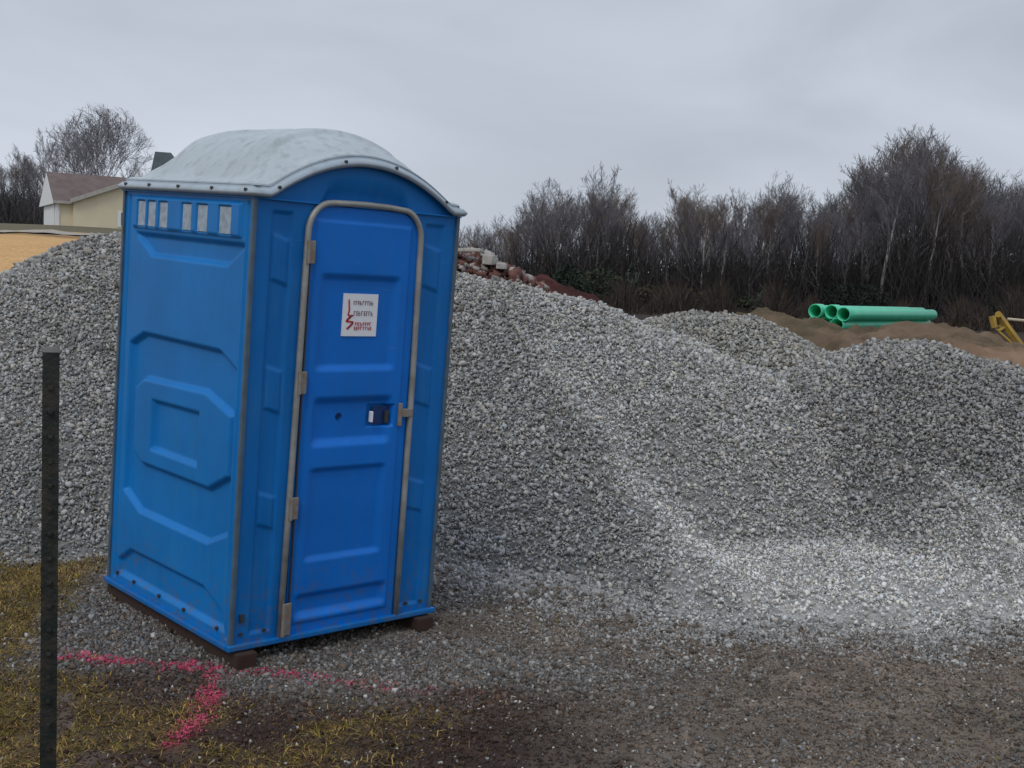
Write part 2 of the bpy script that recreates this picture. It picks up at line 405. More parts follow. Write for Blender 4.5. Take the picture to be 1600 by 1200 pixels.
# ------------------------------------------------------------------ stones: angular convex templates
def stone_templates(n=14, seed=3, k=9):
    r = random.Random(seed); T = []
    for _ in range(n):
        bm = bmesh.new()
        for j in range(k):
            v = Vector((r.gauss(0, 1), r.gauss(0, 1), r.gauss(0, 1))).normalized() * r.uniform(.8, 1.1)
            bm.verts.new((v.x * 0.5, v.y * 0.4, v.z * 0.30))
        bmesh.ops.convex_hull(bm, input=bm.verts)
        bmesh.ops.triangulate(bm, faces=bm.faces)
        for v in [v for v in bm.verts if not v.link_faces]: bm.verts.remove(v)
        bm.verts.index_update()
        V = np.array([v.co[:] for v in bm.verts]); Fq = np.array([[v.index for v in f.verts] for f in bm.faces])
        T.append((V, Fq)); bm.free()
    return T
TPL = stone_templates()
def rand_rot(n, tilt=None):
    q = RNG.normal(size=(n, 4)); q /= np.linalg.norm(q, axis=1)[:, None]
    a, b, c, d = q.T
    return np.stack([np.stack([1 - 2 * (c * c + d * d), 2 * (b * c - a * d), 2 * (b * d + a * c)], 1),
                     np.stack([2 * (b * c + a * d), 1 - 2 * (b * b + d * d), 2 * (c * d - a * b)], 1),
                     np.stack([2 * (b * d - a * c), 2 * (c * d + a * b), 1 - 2 * (b * b + c * c)], 1)], 1)
def stones_geo(P, size, col, tpl=TPL):
    """returns V, F, col for stones at P"""
    Vs, Fs, Cs = [], [], []; off = 0
    which = RNG.integers(0, len(tpl), len(P))
    for k, (tv, tf) in enumerate(tpl):
        m = which == k; n = m.sum()
        if not n: continue
        Rm = rand_rot(n)
        v = np.einsum('nij,vj->nvi', Rm, tv) * size[m][:, None, None] + P[m][:, None, :]
        f = tf[None] + (np.arange(n) * len(tv))[:, None, None] + off
        Vs.append(v.reshape(-1, 3)); Fs.append(f.reshape(-1, 3)); Cs.append(np.repeat(col[m], len(tv), 0)); off += n * len(tv)
    return np.concatenate(Vs), np.concatenate(Fs), np.concatenate(Cs)

# ------------------------------------------------------------------ mounds and gravel piles (ridge-line tents)
def P3(px, py, d): return at(px, py, d)
def tent(x, y, line, s, r0=0.35):
    best = np.full(x.shape, -1e9)
    for a, b in zip(line, line[1:]):
        ab = b[:2] - a[:2]; l2 = ab @ ab + 1e-9
        t = np.clip(((x - a[0]) * ab[0] + (y - a[1]) * ab[1]) / l2, 0, 1)
        dx = x - a[0] - t * ab[0]; dy = y - a[1] - t * ab[1]
        d = np.sqrt(dx * dx + dy * dy + r0 * r0) - r0
        best = np.maximum(best, a[2] + (b[2] - a[2]) * t - s * d)
    return best
PILES = {
 'A': dict(lines=[([P3(*p) for p in [(-260, 640, 10.4), (-90, 530, 10.4), (0, 462, 10.4), (100, 406, 10.5), (190, 362, 10.6)]], .72, .35), ([P3(*p) for p in [(190, 362, 10.75), (300, 338, 10.9), (450, 338, 11.0), (600, 382, 10.9), (720, 426, 10.7), (800, 441, 10.4), (900, 466, 10.3)]], .60, .35)]),
 'S': dict(lines=[([P3(*p) for p in [(900, 466, 10.3), (960, 490, 10.2), (1020, 508, 10.2), (1090, 545, 10.0), (1170, 600, 9.6)]], .56, .30),
                  ([P3(*p) for p in [(800, 452, 10.2), (850, 575, 9.1), (950, 715, 8.2), (1060, 835, 7.35), (1150, 905, 6.8)]], .57, .13)]),
 'B': dict(lines=[([P3(*p) for p in [(1020, 524, 12.6), (1080, 490, 12.6), (1165, 496, 12.3), (1225, 530, 12.0), (1290, 568, 11.6)]], .58, .35)]),
 'C': dict(lines=[([P3(*p) for p in [(1290, 590, 10.5), (1340, 555, 10.3), (1395, 531, 10.1), (1450, 531, 10.0), (1520, 556, 9.9), (1590, 596, 9.8), (1700, 670, 9.6), (1900, 770, 9.4)]], .60, .4),
                  ([P3(*p) for p in [(1440, 590, 9.7), (1500, 755, 8.2), (1600, 840, 7.6), (1750, 930, 7.2)]], .52, .3)]),
}
# low apron of pale stone spilled in front of the piles
def foot_pt(px, py, back=.42, z=.085):
    hz = 440 + .04 * (px - 800); p = at(px, py, CAM_H * F / (py - hz)); return np.array([p[0], p[1] + back, z])
APRON = [foot_pt(*p) for p in [(860, 885), (960, 908), (1080, 932), (1230, 962), (1400, 972), (1600, 942), (1850, 925), (2100, 915)]]
def smax(H, k=.05):
    m = H.max(0); return m + k * np.log(np.exp((H - m) / k).sum(0))
def pile_heights(x, y):
    H = []
    wob = fbm(x * .9, y * .9, 71, 4) * .075 + fbm(x * 3.2, y * 3.2, 73, 3) * .03 - .03
    for k, d in PILES.items():
        h = np.full(x.shape, -1e9)
        for ln, s, r0 in d['lines']: h = np.maximum(h, tent(x, y, ln, s, r0))
        H.append(h + wob * np.clip((h + .4) * 1.2, 0.2, .8))
    H[1] = np.maximum(H[1], tent(x, y, APRON, .17, .25) + wob * .3)
    H[1] = np.maximum(H[1], tent(x, y, [p + np.array([0, .75, .07]) for p in APRON[1:]], .17, .6) + wob * .3)
    return np.stack(H)
NAMES = list(PILES)
def pile_dust(x, y, own):
    """pale dusty stone on the right flank and the spill, darker coarse stone elsewhere"""
    sp = [P3(*p)[:2] for p in [(830, 540, 9.3), (950, 715, 8.2), (1060, 835, 7.35), (1180, 930, 6.6)]]
    yy = [p[1] for p in sp][::-1]; xx = [p[0] for p in sp][::-1]
    lx = np.interp(y, yy, xx)
    n = fbm(x * 1.3, y * 1.3, 81, 4)
    right = ss(x + .25 * n, lx - .12, lx + .12)
    band = np.exp(-((x - lx - .12 + .1 * n) / .17) ** 2) * (y < 9.6)
    brk = vnoise(x * 5, y * 5, 83) * .9 + vnoise(x * 14, y * 14, 84) * .5
    d = 0.32 + .24 * right + .40 * band * brk
    d = np.where(own == 3, 0.26 + .18 * n, d)
    d = np.where(own == 2, 0.34, d)
    spill = ss(x + .3 * n, .6, 1.1) * (1 - ss(y + .35 * n - .14 * np.maximum(x - 1, 0), 7.1, 7.8))
    d = d + .62 * spill * (1 - .3 * band) * (.6 + .55 * brk)
    rid = np.exp(-((x - np.interp(y, [P3(1600, 840, 7.6)[1], P3(1500, 745, 8.2)[1]], [P3(1600, 840, 7.6)[0], P3(1500, 745, 8.2)[0]]) + .05) / .10) ** 2) * (y > 7.2) * (y < 8.4)
    d = d + .45 * rid
    return np.clip(d + .10 * n, 0, 1.3)
LAB = {'A': ('grey crushed stone pile rising behind the blue portable toilet, tallest of the piles', 'gravel pile'),
       'S': ('pale dusty gravel shoulder spilling down to the mud right of the toilet', 'gravel pile'),
       'B': ('small rounded gravel pile set back between the two big ones, nearest the dirt mounds', 'gravel pile'),
       'C': ('darker grey gravel pile at the right edge, below the green pipes', 'gravel pile')}
def build_piles():
    gx = np.arange(-7.2, 9.0, 0.045); gy = np.arange(5.0, 15.0, 0.045)
    X, Y = np.meshgrid(gx, gy); x = X.reshape(-1); y = Y.reshape(-1)
    H = pile_heights(x, y); own = H.argmax(0); h = smax(H); g = ground_z(x, y, False)
    Fq = grid_faces(len(gx), len(gy))
    du = pile_dust(x, y, own)
    # stones
    n = 520000
    sx = RNG.uniform(-5.6, 7.0, n); sy = 5.4 + 7.5 * RNG.random(n) ** 1.12
    Hs = pile_heights(sx, sy); so = Hs.argmax(0); sh = smax(Hs); sg = ground_z(sx, sy, False)
    e = .05
    hx = (smax(pile_heights(sx + e, sy)) - sh) / e; hy = (smax(pile_heights(sx, sy + e)) - sh) / e
    nrm = np.stack([-hx, -hy, np.ones_like(hx)], 1); nrm /= np.linalg.norm(nrm, axis=1)[:, None]
    Pp = np.stack([sx, sy, sh], 1)
    vis = ((np.array([0, 0, CAM_H]) - Pp) * nrm).sum(1) > -1.2
    above = sh - sg
    feather = above > RNG.uniform(-.03, .12, n) * (.6 + .8 * vnoise(sx * 3, sy * 3, 44))
    m0 = vis & feather
    sz = np.exp(RNG.normal(math.log(.0212), .46, n)).clip(.009, .07)
    far = np.clip(sy / 8, 1, 1.4); sz = sz * far
    ds = pile_dust(sx, sy, so)
    sz = sz * (1.10 - .32 * np.clip(ds, 0, 1))
    tone = RNG.beta(2.1, 2.3, n)
    base = .155 + .36 * tone
    base = base * (.76 + .86 * ds)
    dark = RNG.random(n) < (.13 - .08 * ds); base = np.where(dark, base * .5, base)
    hue = RNG.normal(0, 1, n)
    col = np.stack([base * (1.015 + .03 * hue), base * .995, base * (0.945 - .045 * hue)], 1)
    warm = (so == 2)[:, None]; col = np.where(warm, col * np.array([1.0, .99, .95]), col)
    dustg = (du)[:, None]
    fcol = np.array([.15, .148, .14]) * (.8 + 1.35 * dustg)
    for k, nm in enumerate(NAMES):
        fm = (own[Fq] == k).any(1) & ((h - g)[Fq].max(1) > -.05)
        f = Fq[fm]; used = np.unique(f); remap = -np.ones(len(x), int); remap[used] = np.arange(len(used))
        V = np.stack([x, y, h - .004 * k], 1)[used]
        V[:, 2] -= .012
        m = m0 & (so == k)
        P = Pp[m] + nrm[m] * (sz[m] * RNG.uniform(-.05, .30, m.sum()))[:, None]
        v2, f2, c2 = stones_geo(P, sz[m], col[m])
        o = mesh_np('gravel_pile', V, remap[f], GRAVELM, attrs={'col': fcol[used]}, smooth=True)
        tag(o, LAB[nm][0], LAB[nm][1], 'crushed stone piles behind the toilet')
        s = mesh_np('loose_stones', v2, f2, STONE, parent=o, attrs={'col': c2}); s['kind'] = 'stuff'
build_piles()

# ------------------------------------------------------------------ gravel bits strewn on the mud
def strewn():
    n = 460000
    x = RNG.uniform(-3.7, 3.9, n); y = RNG.uniform(3.6, 8.3, n)
    gw = gravel_w(x, y); tw = grass_w(x, y); n2 = fbm(x * 4, y * 4, 91, 4)
    keep = RNG.random(n) < np.clip(.62 + .5 * gw + .45 * n2, .25, 1) * (1 - .88 * tw)
    ph = smax(pile_heights(x, y)) - ground_z(x, y, False)
    near = np.clip(1 + ph / .16, 0, 1)                      # stones that rolled off the foot of the piles
    keep = np.where(ph > -.16, RNG.random(n) < np.maximum(near * .95, keep * 1.0), keep)
    keep &= ph < .05
    near = near[keep]
    x, y, gw = x[keep], y[keep], gw[keep]; n = len(x)
    z = ground_z(x, y)
    sz = np.exp(RNG.normal(math.log(.0115), .48, n)).clip(.004, .042) * (.95 + .35 * gw)
    tone = RNG.beta(1.8, 2.6, n); b = (.075 + .28 * tone) * (.92 + .10 * gw)
    br = RNG.random(n) < (.70 - .36 * gw)
    col = np.stack([b, b * .975, b * .93], 1)
    col = np.where(br[:, None], np.stack([b * .80, b * .62, b * .48], 1), col)
    pat = ss(fbm(x * .9 + 4, y * 1.6, 58, 4), .02, .42)[:, None]; col = col * (1 - .30 * pat)
    dk = ((1 - ss(y + .25 * fbm(x * 2, y * 2, 59, 3), 4.8, 5.12)) * (1 - ss(x, -.1, .7)))[:, None]; col = col * (1 - dk) + col * np.array([.50, .38, .33]) * dk
    nr = (near * ss(fbm(x * 5, y * 5, 17, 3) + near, .0, .7))[:, None]
    col = np.where(RNG.random((n, 1)) < nr * .9, np.array([.36, .355, .34]) * RNG.uniform(.45, 1.25, (n, 1)), col); sz = sz * (1 + .45 * nr[:, 0])
    col = np.where((RNG.random(n) < .03)[:, None], np.array([.55, .54, .5]) * RNG.uniform(.5, 1, (n, 1)), col)
    pd = path_dist(x, y); pt = (RNG.random(n) < .7 * np.exp(-(pd / .045) ** 2) * np.clip(.6 + fbm(x * 7, y * 7, 95, 4), 0, 1) * np.where(x < -1.2, 1, .4))[:, None]
    col = np.where(pt, col * .5 + np.array([.34, .03, .07]), col)
    P = np.stack([x, y, z + sz * .10], 1)
    v, f, c = stones_geo(P, sz, col)
    o = mesh_np('strewn_gravel', v, f, STONE, attrs={'col': c})
    tag(o, 'small grey and brown stones trodden into the mud in front of the piles', 'gravel', kind='stuff')
strewn()

def blades(n, xr, yr, wfun, hlen, name, label, seed):
    r = np.random.default_rng(seed)
    cx = r.uniform(*xr, n); cy = r.uniform(*yr, n)
    keep = r.random(n) < wfun(cx, cy)
    cx, cy = cx[keep], cy[keep]; n = len(cx)
    z = ground_z(cx, cy)
    keep = pile_heights(cx, cy).max(0) < z + .03
    cx, cy, z = cx[keep], cy[keep], z[keep]; n = len(cx)
    cl = vnoise(cx * 9, cy * 9, 5) * .8 + .35
    L_ = r.uniform(*hlen, n) * cl; az = r.uniform(0, 2 * math.pi, n) + fbm(cx * 3, cy * 3, 7) * 3; lean = np.abs(r.normal(1.15, .35, n)).clip(.2, 1.52)
    d = np.stack([np.cos(az) * np.sin(lean), np.sin(az) * np.sin(lean), np.cos(lean)], 1)
    side = np.stack([-np.sin(az), np.cos(az), np.zeros(n)], 1); wd = r.uniform(.0011, .0028, n)[:, None]
    P = np.stack([cx, cy, z], 1)
    mid = P + d * (L_ * .55)[:, None]; tip = P + d * L_[:, None]; tip[:, 2] -= L_ * .22; tip[:, 2] = np.maximum(tip[:, 2], z + .004)
    V = np.stack([P - side * wd, P + side * wd, mid + side * wd * .8, mid - side * wd * .8, tip], 1).reshape(-1, 3)
    i = (np.arange(n) * 5)[:, None]
    q = np.concatenate([i, i + 1, i + 2, i + 3], 1); t = np.concatenate([i + 3, i + 2, i + 4], 1)
    tone = r.random(n)[:, None]; patch = np.clip(.5 + .9 * fbm(cx * 1.7, cy * 1.7, 15, 3), 0, 1)[:, None]
    straw = np.array([.37, .245, .075]); green = np.array([.155, .125, .022]); brown = np.array([.13, .072, .036])
    c = np.where(tone < .40 * patch + .16, straw, np.where(tone < .68, green, brown)) * r.uniform(.55, 1.25, (n, 1))
    o = mesh_np(name, V, [q, t], GRASS, attrs={'col': np.repeat(c, 5, 0)})
    tag(o, label, 'grass', kind='stuff')
blades(360000, (-4.4, 0.9), (3.5, 8.6), lambda x, y: np.clip(grass_w(x, y) * 1.0, 0, 1) ** 1.3, (.02, .065), 'grass', 'short olive and straw coloured winter grass left of the toilet', 5)
blades(26000, (-3.6, 4.2), (3.6, 7.4), lambda x, y: np.clip(.35 + fbm(x * 2, y * 2, 19), 0, 1) * .55, (.012, .04), 'dead_grass_litter', 'flattened dead grass bits lying on the gravelly mud', 6)

# pink spray paint on the ground
def spray():
    n = 200000; xs = []; ys = []
    x = RNG.uniform(-2.2, -.2, n); y = RNG.uniform(4.2, 5.6, n)
    d = path_dist(x, y)
    nn = fbm(x * 6, y * 6, 95, 4)
    along = np.where(x < -1.28, 1.0, np.clip(.62 - .42 * (x + 1.2), .12, .62))
    stem = (y < 4.95)
    wd = np.where(stem, .042, .036)
    keep = (RNG.random(n) < np.exp(-(d / wd) ** 2 * 1.0) * np.clip(.42 + 1.1 * nn, 0.04, .8) * along)
    # keep paint off the timber skid
    loc = (np.stack([x, y, np.zeros_like(x)], 1) - TW * np.array([1, 1, 0])) @ RW
    keep &= ~((loc[:, 0] > -.02) & (loc[:, 1] > -.02) & (loc[:, 0] < 1.2))
    x, y = x[keep], y[keep]; n = len(x); z = ground_z(x, y) + .004 + RNG.random(n) * .006
    sz = np.exp(RNG.normal(math.log(.008), .4, n)).clip(.003, .020)
    col = np.array([.62, .055, .15]) * RNG.uniform(.55, 1.25, (n, 1)) + np.array([.04, .05, .06]) * RNG.random((n, 1))
    flat = [(v * np.array([1, 1, .35]), f) for v, f in TPL]
    Vs, Fs, Cs = stones_geo(np.stack([x, y, z], 1), sz, col, flat)
    o = mesh_np('spray_paint_line', Vs, Fs, PAINT, attrs={'col': Cs})
    tag(o, 'pink marking paint sprayed in a T on the ground at the toilet corner', 'paint marking')
spray()

# ------------------------------------------------------------------ portable toilet
def sdpoly(u, v, pts):
    pts = np.array(pts, float)
    a = 0.5 * np.sum(pts[:, 0] * np.roll(pts[:, 1], -1) - np.roll(pts[:, 0], -1) * pts[:, 1])
    if a < 0: pts = pts[::-1]
    s = np.full(u.shape, -1e9)
    for p, q in zip(pts, np.roll(pts, -1, 0)):
        e = q - p; nn = np.array([e[1], -e[0]]) / np.hypot(*e)
        s = np.maximum(s, (u - p[0]) * nn[0] + (v - p[1]) * nn[1])
    return s
def inside(u, v, pts, w=.026): return 1 - ss(sdpoly(u, v, pts), -w, 0)
def rect(u, v, u0, u1, v0, v1, w=.02): return inside(u, v, [(u0, v0), (u1, v0), (u1, v1), (u0, v1)], w)
def arch(u):
    t = (u - UW / 2) / .50
    return UH + .175 * np.clip(1 - t * t, 0, 1)
def side_relief(u, v):
    d = np.zeros_like(u)
    Rr = inside(u, v, [(.07, .49), (.25, .41), (.91, .41), (1.085, .49), (1.085, 1.235), (.94, 1.30), (.22, 1.30), (.07, 1.23)])
    O = inside(u, v, [(.085, .74), (.26, .65), (.91, .645), (1.02, .70), (1.02, 1.03), (.92, 1.087), (.33, 1.104), (.085, 1.03)])
    Q = inside(u, v, [(.37, .735), (.83, .735), (.83, .99), (.37, 1.0)])
    d += -.026 * Rr + .026 * O - .022 * Q
    d += -.024 * inside(u, v, [(.20, 1.655), (.90, 1.655), (1.05, 1.74), (1.07, 1.775), (.06, 1.775), (.06, 1.74)])
    d += -.022 * inside(u, v, [(.05, .055), (1.11, .055), (1.11, .14), (.98, .22), (.26, .225), (.08, .15)])
    d += .014 * rect(u, v, .085, 1.09, 1.785, 1.945, .014)
    for (a, b) in VENTS: d += -.020 * rect(u, v, a, b, 1.795, 1.922, .008)
    d += -.008 * rect(u, v, .035, .058, .03, 1.95, .008) - .008 * rect(u, v, 1.125, 1.148, .03, 1.95, .008)
    return d
VENTS = [(.952, 1.038), (.850, .934), (.735, .822), (.510, .603), (.368, .466), (.165, .275)]
def front_relief(u, v):
    d = np.zeros_like(u)
    for (a, b) in [(.085, .195), (.925, 1.045)]:
        d += -.012 * rect(u, v, a, b, .05, 1.92, .014)
        c = .03 if a < .5 else -.03
        for (v0, v1) in [(.54, .70), (1.06, 1.26), (1.62, 1.83)]:      # raised chamfered pads
            d += .009 * inside(u, v, [(a + .012, v0 + (0.0 if c > 0 else .0)), (b - .006, v0 - c), (b - .006, v1 - c), (a + .012, v1)] if c > 0 else
                               [(a + .006, v0), (b - .006, v0 + c), (b - .006, v1 - c * -1), (a + .006, v1)], .016)
    d += -.028 * door_in(u, v, .0, .012)
    return d
DOORP = dict(l=.272, r=.884, t=1.958, rad=.125)
def door_sd(u, v):
    cx = (DOORP['l'] + DOORP['r']) / 2; hx = (DOORP['r'] - DOORP['l']) / 2; r = DOORP['rad']
    x = np.abs(u - cx) - (hx - r); y = np.where(v > 1, v - (DOORP['t'] - r), -1)
    return np.hypot(np.maximum(x, 0), np.maximum(y, 0)) + np.minimum(np.maximum(x, y), 0) - r
def door_in(u, v, grow, w): return 1 - ss(door_sd(u, v), grow - w, grow)
def door_relief(u, v):
    d = np.zeros_like(u)
    def soft(u0, u1, v0, v1, dep, wv, wu=.05):
        return -dep * ss(u, u0, u0 + wu) * (1 - ss(u, u1 - wu, u1)) * ss(v, v0 - wv / 2, v0 + wv / 2) * (1 - ss(v, v1 - wv / 2, v1 + wv / 2))
    d += soft(.335, .80, 1.237, 1.65, .020, .034)
    d += soft(.335, .80, .895, 1.09, .026, .044)
    d += soft(.335, .79, .36, .772, .018, .03)
    d += soft(.30, .84, .10, .19, .024, .036)
    d += .008 * rect(u, v, .305, .845, .06, 1.90, .012)
    d += -.034 * rect(u, v, .662, .805, .955, 1.062, .010)          # latch pocket
    return d
def panel(name, mp, u0, u1, v0, v1, relief, m, parent, step=.0065, topf=None, cut=None):
    us = np.linspace(u0, u1, int((u1 - u0) / step) + 1); vs = np.linspace(v0, v1, int((v1 - v0) / step) + 1)
    U, Vv = np.meshgrid(us, vs); U = U.reshape(-1); Vv = Vv.reshape(-1)
    D = relief(U, Vv); V2 = Vv
    if topf is not None:
        k = np.clip((Vv - 1.93) / (v1 - 1.93), 0, 1); V2 = Vv + k * (topf(U) - v1)
    Fq = grid_faces(len(us), len(vs))
    if cut is not None:
        keep = cut(U[Fq].mean(1), V2[Fq].mean(1)); Fq = Fq[keep]
    return mesh_np(name, mp(U, V2, D), Fq, m, parent, smooth=True)

def build_toilet():
    T = empty('portable_toilet')
    m = Matrix.Identity(4)
    for i in range(3):
        for j in range(3): m[i][j] = RW[i][j]
        m[i][3] = TW[i]
    T.matrix_world = m
    tag(T, 'blue plastic portable toilet with grey domed roof standing before the gravel pile', 'portable toilet')
    # walls
    panel('side_wall', lambda u, v, d: np.stack([-d, u, v], 1), 0, UD, 0, UH, side_relief, BLUE_SIDE, T)
    panel('side_wall', lambda u, v, d: np.stack([UW + d, u, v], 1), 0, UD, 0, UH, side_relief, BLUE_SIDE, T, step=.013)
    panel('front_wall', lambda u, v, d: np.stack([u, -d, v], 1), 0, UW, 0, UH, front_relief, BLUE_FRONT, T, topf=lambda u: arch(u) + .02)
    panel('back_wall', lambda u, v, d: np.stack([u, UD + d, v], 1), 0, UW, 0, UH,
          lambda u, v: -.02 * rect(u, v, .15, .97, .3, .9, .03) - .02 * rect(u, v, .15, .97, 1.05, 1.7, .03), BLUE_SIDE, T, step=.02, topf=lambda u: arch(u) + .02)
    # vents of the near side as grey mesh strips set in the pockets
    for side in (0, 1):
        for (a, b) in VENTS:
            mb = MB(); x = -.004 if side == 0 else UW + .004
            mb.box((x, (a + b) / 2, 1.859), (.006, b - a - .010, .116))
            vo = mb.build('vent', VENT, T)
            sb = MB()
            sb.bm.free()
    # corner strips
    for (x, y) in ((0, 0), (UW, 0), (0, UD), (UW, UD)):
        sx = -1 if x == 0 else 1; sy = -1 if y == 0 else 1
        mb = MB(); mb.box((x + sx * .001, y + sy * .001, UH / 2), (.020, .020, UH - .02), bev=.005)
        mb.build('corner_strip', CORNER, T)
    # base tray
    mb = MB(); tz = .0
    mb.box((UW / 2, -.012, .008), (UW + .05, .028, .026), bev=.006)
    mb.box((UW / 2, UD + .012, .008), (UW + .05, .028, .026), bev=.006)
    mb.box((-.012, UD / 2, .008), (.028, UD - .006, .026), bev=.006)
    mb.box((UW + .012, UD / 2, .008), (.028, UD - .006, .026), bev=.006)
    mb.box((UW / 2, UD / 2, -.004), (UW - .02, UD - .02, .02))
    mb.build('base_tray', BLUE_FRONT, T)
    # base bolts
    for u in (.12, .42, .66, .92, 1.10):
        mb = MB(); mb.tube([(0.002, u, .062), (-.008, u, .062)], .009, 8); mb.build('bolt', BOLT, T)
    for u in (.045, .165, .97, 1.06):
        mb = MB(); mb.tube([(u, .002, .062), (u, -.008, .062)], .009, 8); mb.build('bolt', BOLT, T)
    mb = MB(); mb.box((.045, -.006, .135), (.02, .012, .035)); mb.build('bolt', BOLT, T)
    # skids
    for u in (.055, UW - .055):
        mb = MB(); mb.box((u, UD / 2 - .01, -.056), (.10, UD + .09, .088), bev=.008); mb.build('skid', SKID, T)
    # door
    D = panel('door', lambda u, v, d: np.stack([u, -d - .004, v], 1), DOORP['l'], DOORP['r'], .012, DOORP['t'], door_relief, BLUE_DOOR, T,
              step=.006, cut=lambda u, v: door_sd(u, v) < 0.0)
    # door frame of dull aluminium tube
    pts = [(.240, 0.004), (.250, .6), (.258, 1.2), (.262, 1.6), (.264, 1.80)]
    cxr = .115
    for k in range(1, 9):
        a = math.pi - k * math.pi / 18; pts.append((.264 + cxr + cxr * math.cos(a), 1.835 + cxr * 1.18 * math.sin(a) * 1.0))
    pts += [(.40, 1.973), (.56, 1.978), (.70, 1.976)]
    for k in range(1, 10):
        a = math.pi / 2 - k * math.pi / 18; pts.append((.894 - cxr + cxr * math.cos(a), 1.835 + cxr * 1.18 * math.sin(a)))
    pts += [(.897, 1.6), (.903, 1.2), (.904, .6), (.902, .01)]
    mb = MB(); mb.tube([(u, -.012, v) for u, v in pts], .0145, 8); mb.build('door_frame', ALU, T, smooth=True)
    mb = MB(); mb.tube([(DOORP['l'] + .012, -.010, .02), (DOORP['l'] + .012, -.010, 1.78)], .005, 6); mb.build('hinge_rod', BOLT, T)
    for v in (1.752, 1.177, .611, .10):
        mb = MB(); h = .10 if v > .2 else .15
        mb.box((.277 - .012 * (1.8 - v) / 1.8 + .004, -.024, v), (.034, .010, h), bev=.003)
        mb.tube([(.262 - .018 * (1.8 - v) / 1.8, -.031, v - h / 2), (.262 - .018 * (1.8 - v) / 1.8, -.031, v + h / 2)], .009, 8)
        ho = mb.build('hinge', HINGE, T)
    # latch: dark pocket, white slider, keeper
    mb = MB(); mb.box((.748, .0165, 1.009), (.108, .006, .082)); mb.build('latch_pocket', DARKPL, D)
    mb = MB(); mb.box((.678, -.004, 1.006), (.012, .022, .052), bev=.004); mb.build('handle', WHITE, D)
    mb = MB(); mb.box((.775, .006, 1.000), (.022, .014, .06), bev=.003); mb.build('latch_bar', BOLT, D)
    mb = MB(); mb.box((.838, -.018, 1.012), (.020, .014, .11), bev=.004); mb.box((.878, -.024, 1.020), (.062, .012, .040), bev=.004)
    mb.build('latch_keeper', HINGE, D)
    mb = MB(); mb.tube([(.506, .014, 1.010), (.506, .022, 1.010)], .019, 16); mb.build('occupied_indicator', DARKPL, D)
    mb = MB(); mb.tube([(.506, .0145, 1.010), (.506, .0175, 1.010)], [.026, .024], 16); mb.build('indicator_ring', BLUE_FRONT, D)
    # sign on the door (upper recess floor sits at y = +.008)
    y0 = .006
    mb = MB(); mb.box((.5825, y0, 1.479), (.194, .006, .194)); S = mb.build('sign', WHITE, D)
    S['label'] = 'white square company sign with red and grey lettering'
    def ribbon(mbb, pts, wdt):
        for a, b in zip(pts, pts[1:]):
            a = Vector((a[0], a[1])); b = Vector((b[0], b[1])); dd = b - a; l = dd.length; an = math.atan2(dd.y, dd.x)
            mbb.box((.5825 - .097 + (a.x + b.x) / 2, y0 - .004, 1.479 - .097 + (a.y + b.y) / 2), (l + wdt * .6, .0016, wdt), rot=Matrix.Rotation(-an, 3, 'Y'))
    mb = MB()
    ribbon(mb, [(.030, .165), (.034, .118), (.030, .098), (.040, .092), (.056, .094)], .0075)       # tall script L
    cv = [(.052 - .02 * 0, .0)]
    s_pts = []
    for k in range(15):
        t = k / 14
        s_pts.append((.040 + .017 * math.cos(1.0 + t * 4.4) * (1 if t < .5 else -1) * (1 if t < .5 else 1), .094 - t * .060))
    ribbon(mb, s_pts, .010)
    mb.build('red_initials', RED, S)
    rr = random.Random(4)
    def row(mbb, x0, x1, y, h):
        x = x0
        while x < x1:
            wd = rr.uniform(.006, .012); mode = rr.random()
            ribbon(mbb, [(x, y), (x, y + h)], .003)
            if mode < .7: ribbon(mbb, [(x, y + h), (x + wd * .7, y + h)], .003)
            if mode > .3: ribbon(mbb, [(x, y + h * .5), (x + wd * .7, y + h * .5)], .003)
            if mode > .5: ribbon(mbb, [(x, y), (x + wd * .7, y)], .003)
            x += wd + .004
    mb = MB(); row(mb, .058, .168, .145, .016); mb.build('grey_lettering', GREYINK, S)
    mb = MB(); row(mb, .062, .165, .096, .018); mb.build('grey_lettering', GREYINK, S)
    mb = MB(); row(mb, .072, .160, .050, .013); row(mb, .068, .164, .030, .013); mb.build('red_lettering', RED, S)
    # roof: lip band and dome
    OV = .028
    def eave(s):   # s in 0..1 round the plan rectangle, returns x, y
        pass
    nseg = 44
    per = []
    x0, x1, y0r, y1r = -OV, UW + OV, -OV - .006, UD + OV
    for k in range(nseg): per.append((x0 + (x1 - x0) * k / nseg, y0r))
    for k in range(30): per.append((x1, y0r + (y1r - y0r) * k / 30))
    for k in range(nseg): per.append((x1 - (x1 - x0) * k / nseg, y1r))
    for k in range(30): per.append((x0, y1r - (y1r - y0r) * k / 30))
    per = np.array(per); cen = np.array([UW / 2, UD / 2])
    rc = .03   # round the corners
    def az_(p): return arch(np.array([p[0]]))[0]
    prof = [(-.006, -.004), (0, -.008), (.010, .004), (.010, .010), (-.004, .026), (-.018, .030), (-.022, .046)]
    V = []; n = len(per)
    for (o_, z_) in prof:
        for p in per:
            q = p.copy()
            dx = min(q[0] - x0, x1 - q[0]); dy = min(q[1] - y0r, y1r - q[1])
            sx = np.sign(q[0] - cen[0]); sy = np.sign(q[1] - cen[1])
            if dx < 1e-6: q[0] += sx * o_
            if dy < 1e-6: q[1] += sy * o_
            if dx < rc and dy < rc:
                q[0] -= sx * (rc - dx) * .25; q[1] -= sy * (rc - dy) * .25
            V.append((q[0], q[1], az_(p) + z_))
    V = np.array(V); Fq = []
    for j in range(len(prof) - 1):
        for i in range(n): Fq.append((j * n + i, j * n + (i + 1) % n, (j + 1) * n + (i + 1) % n, (j + 1) * n + i))
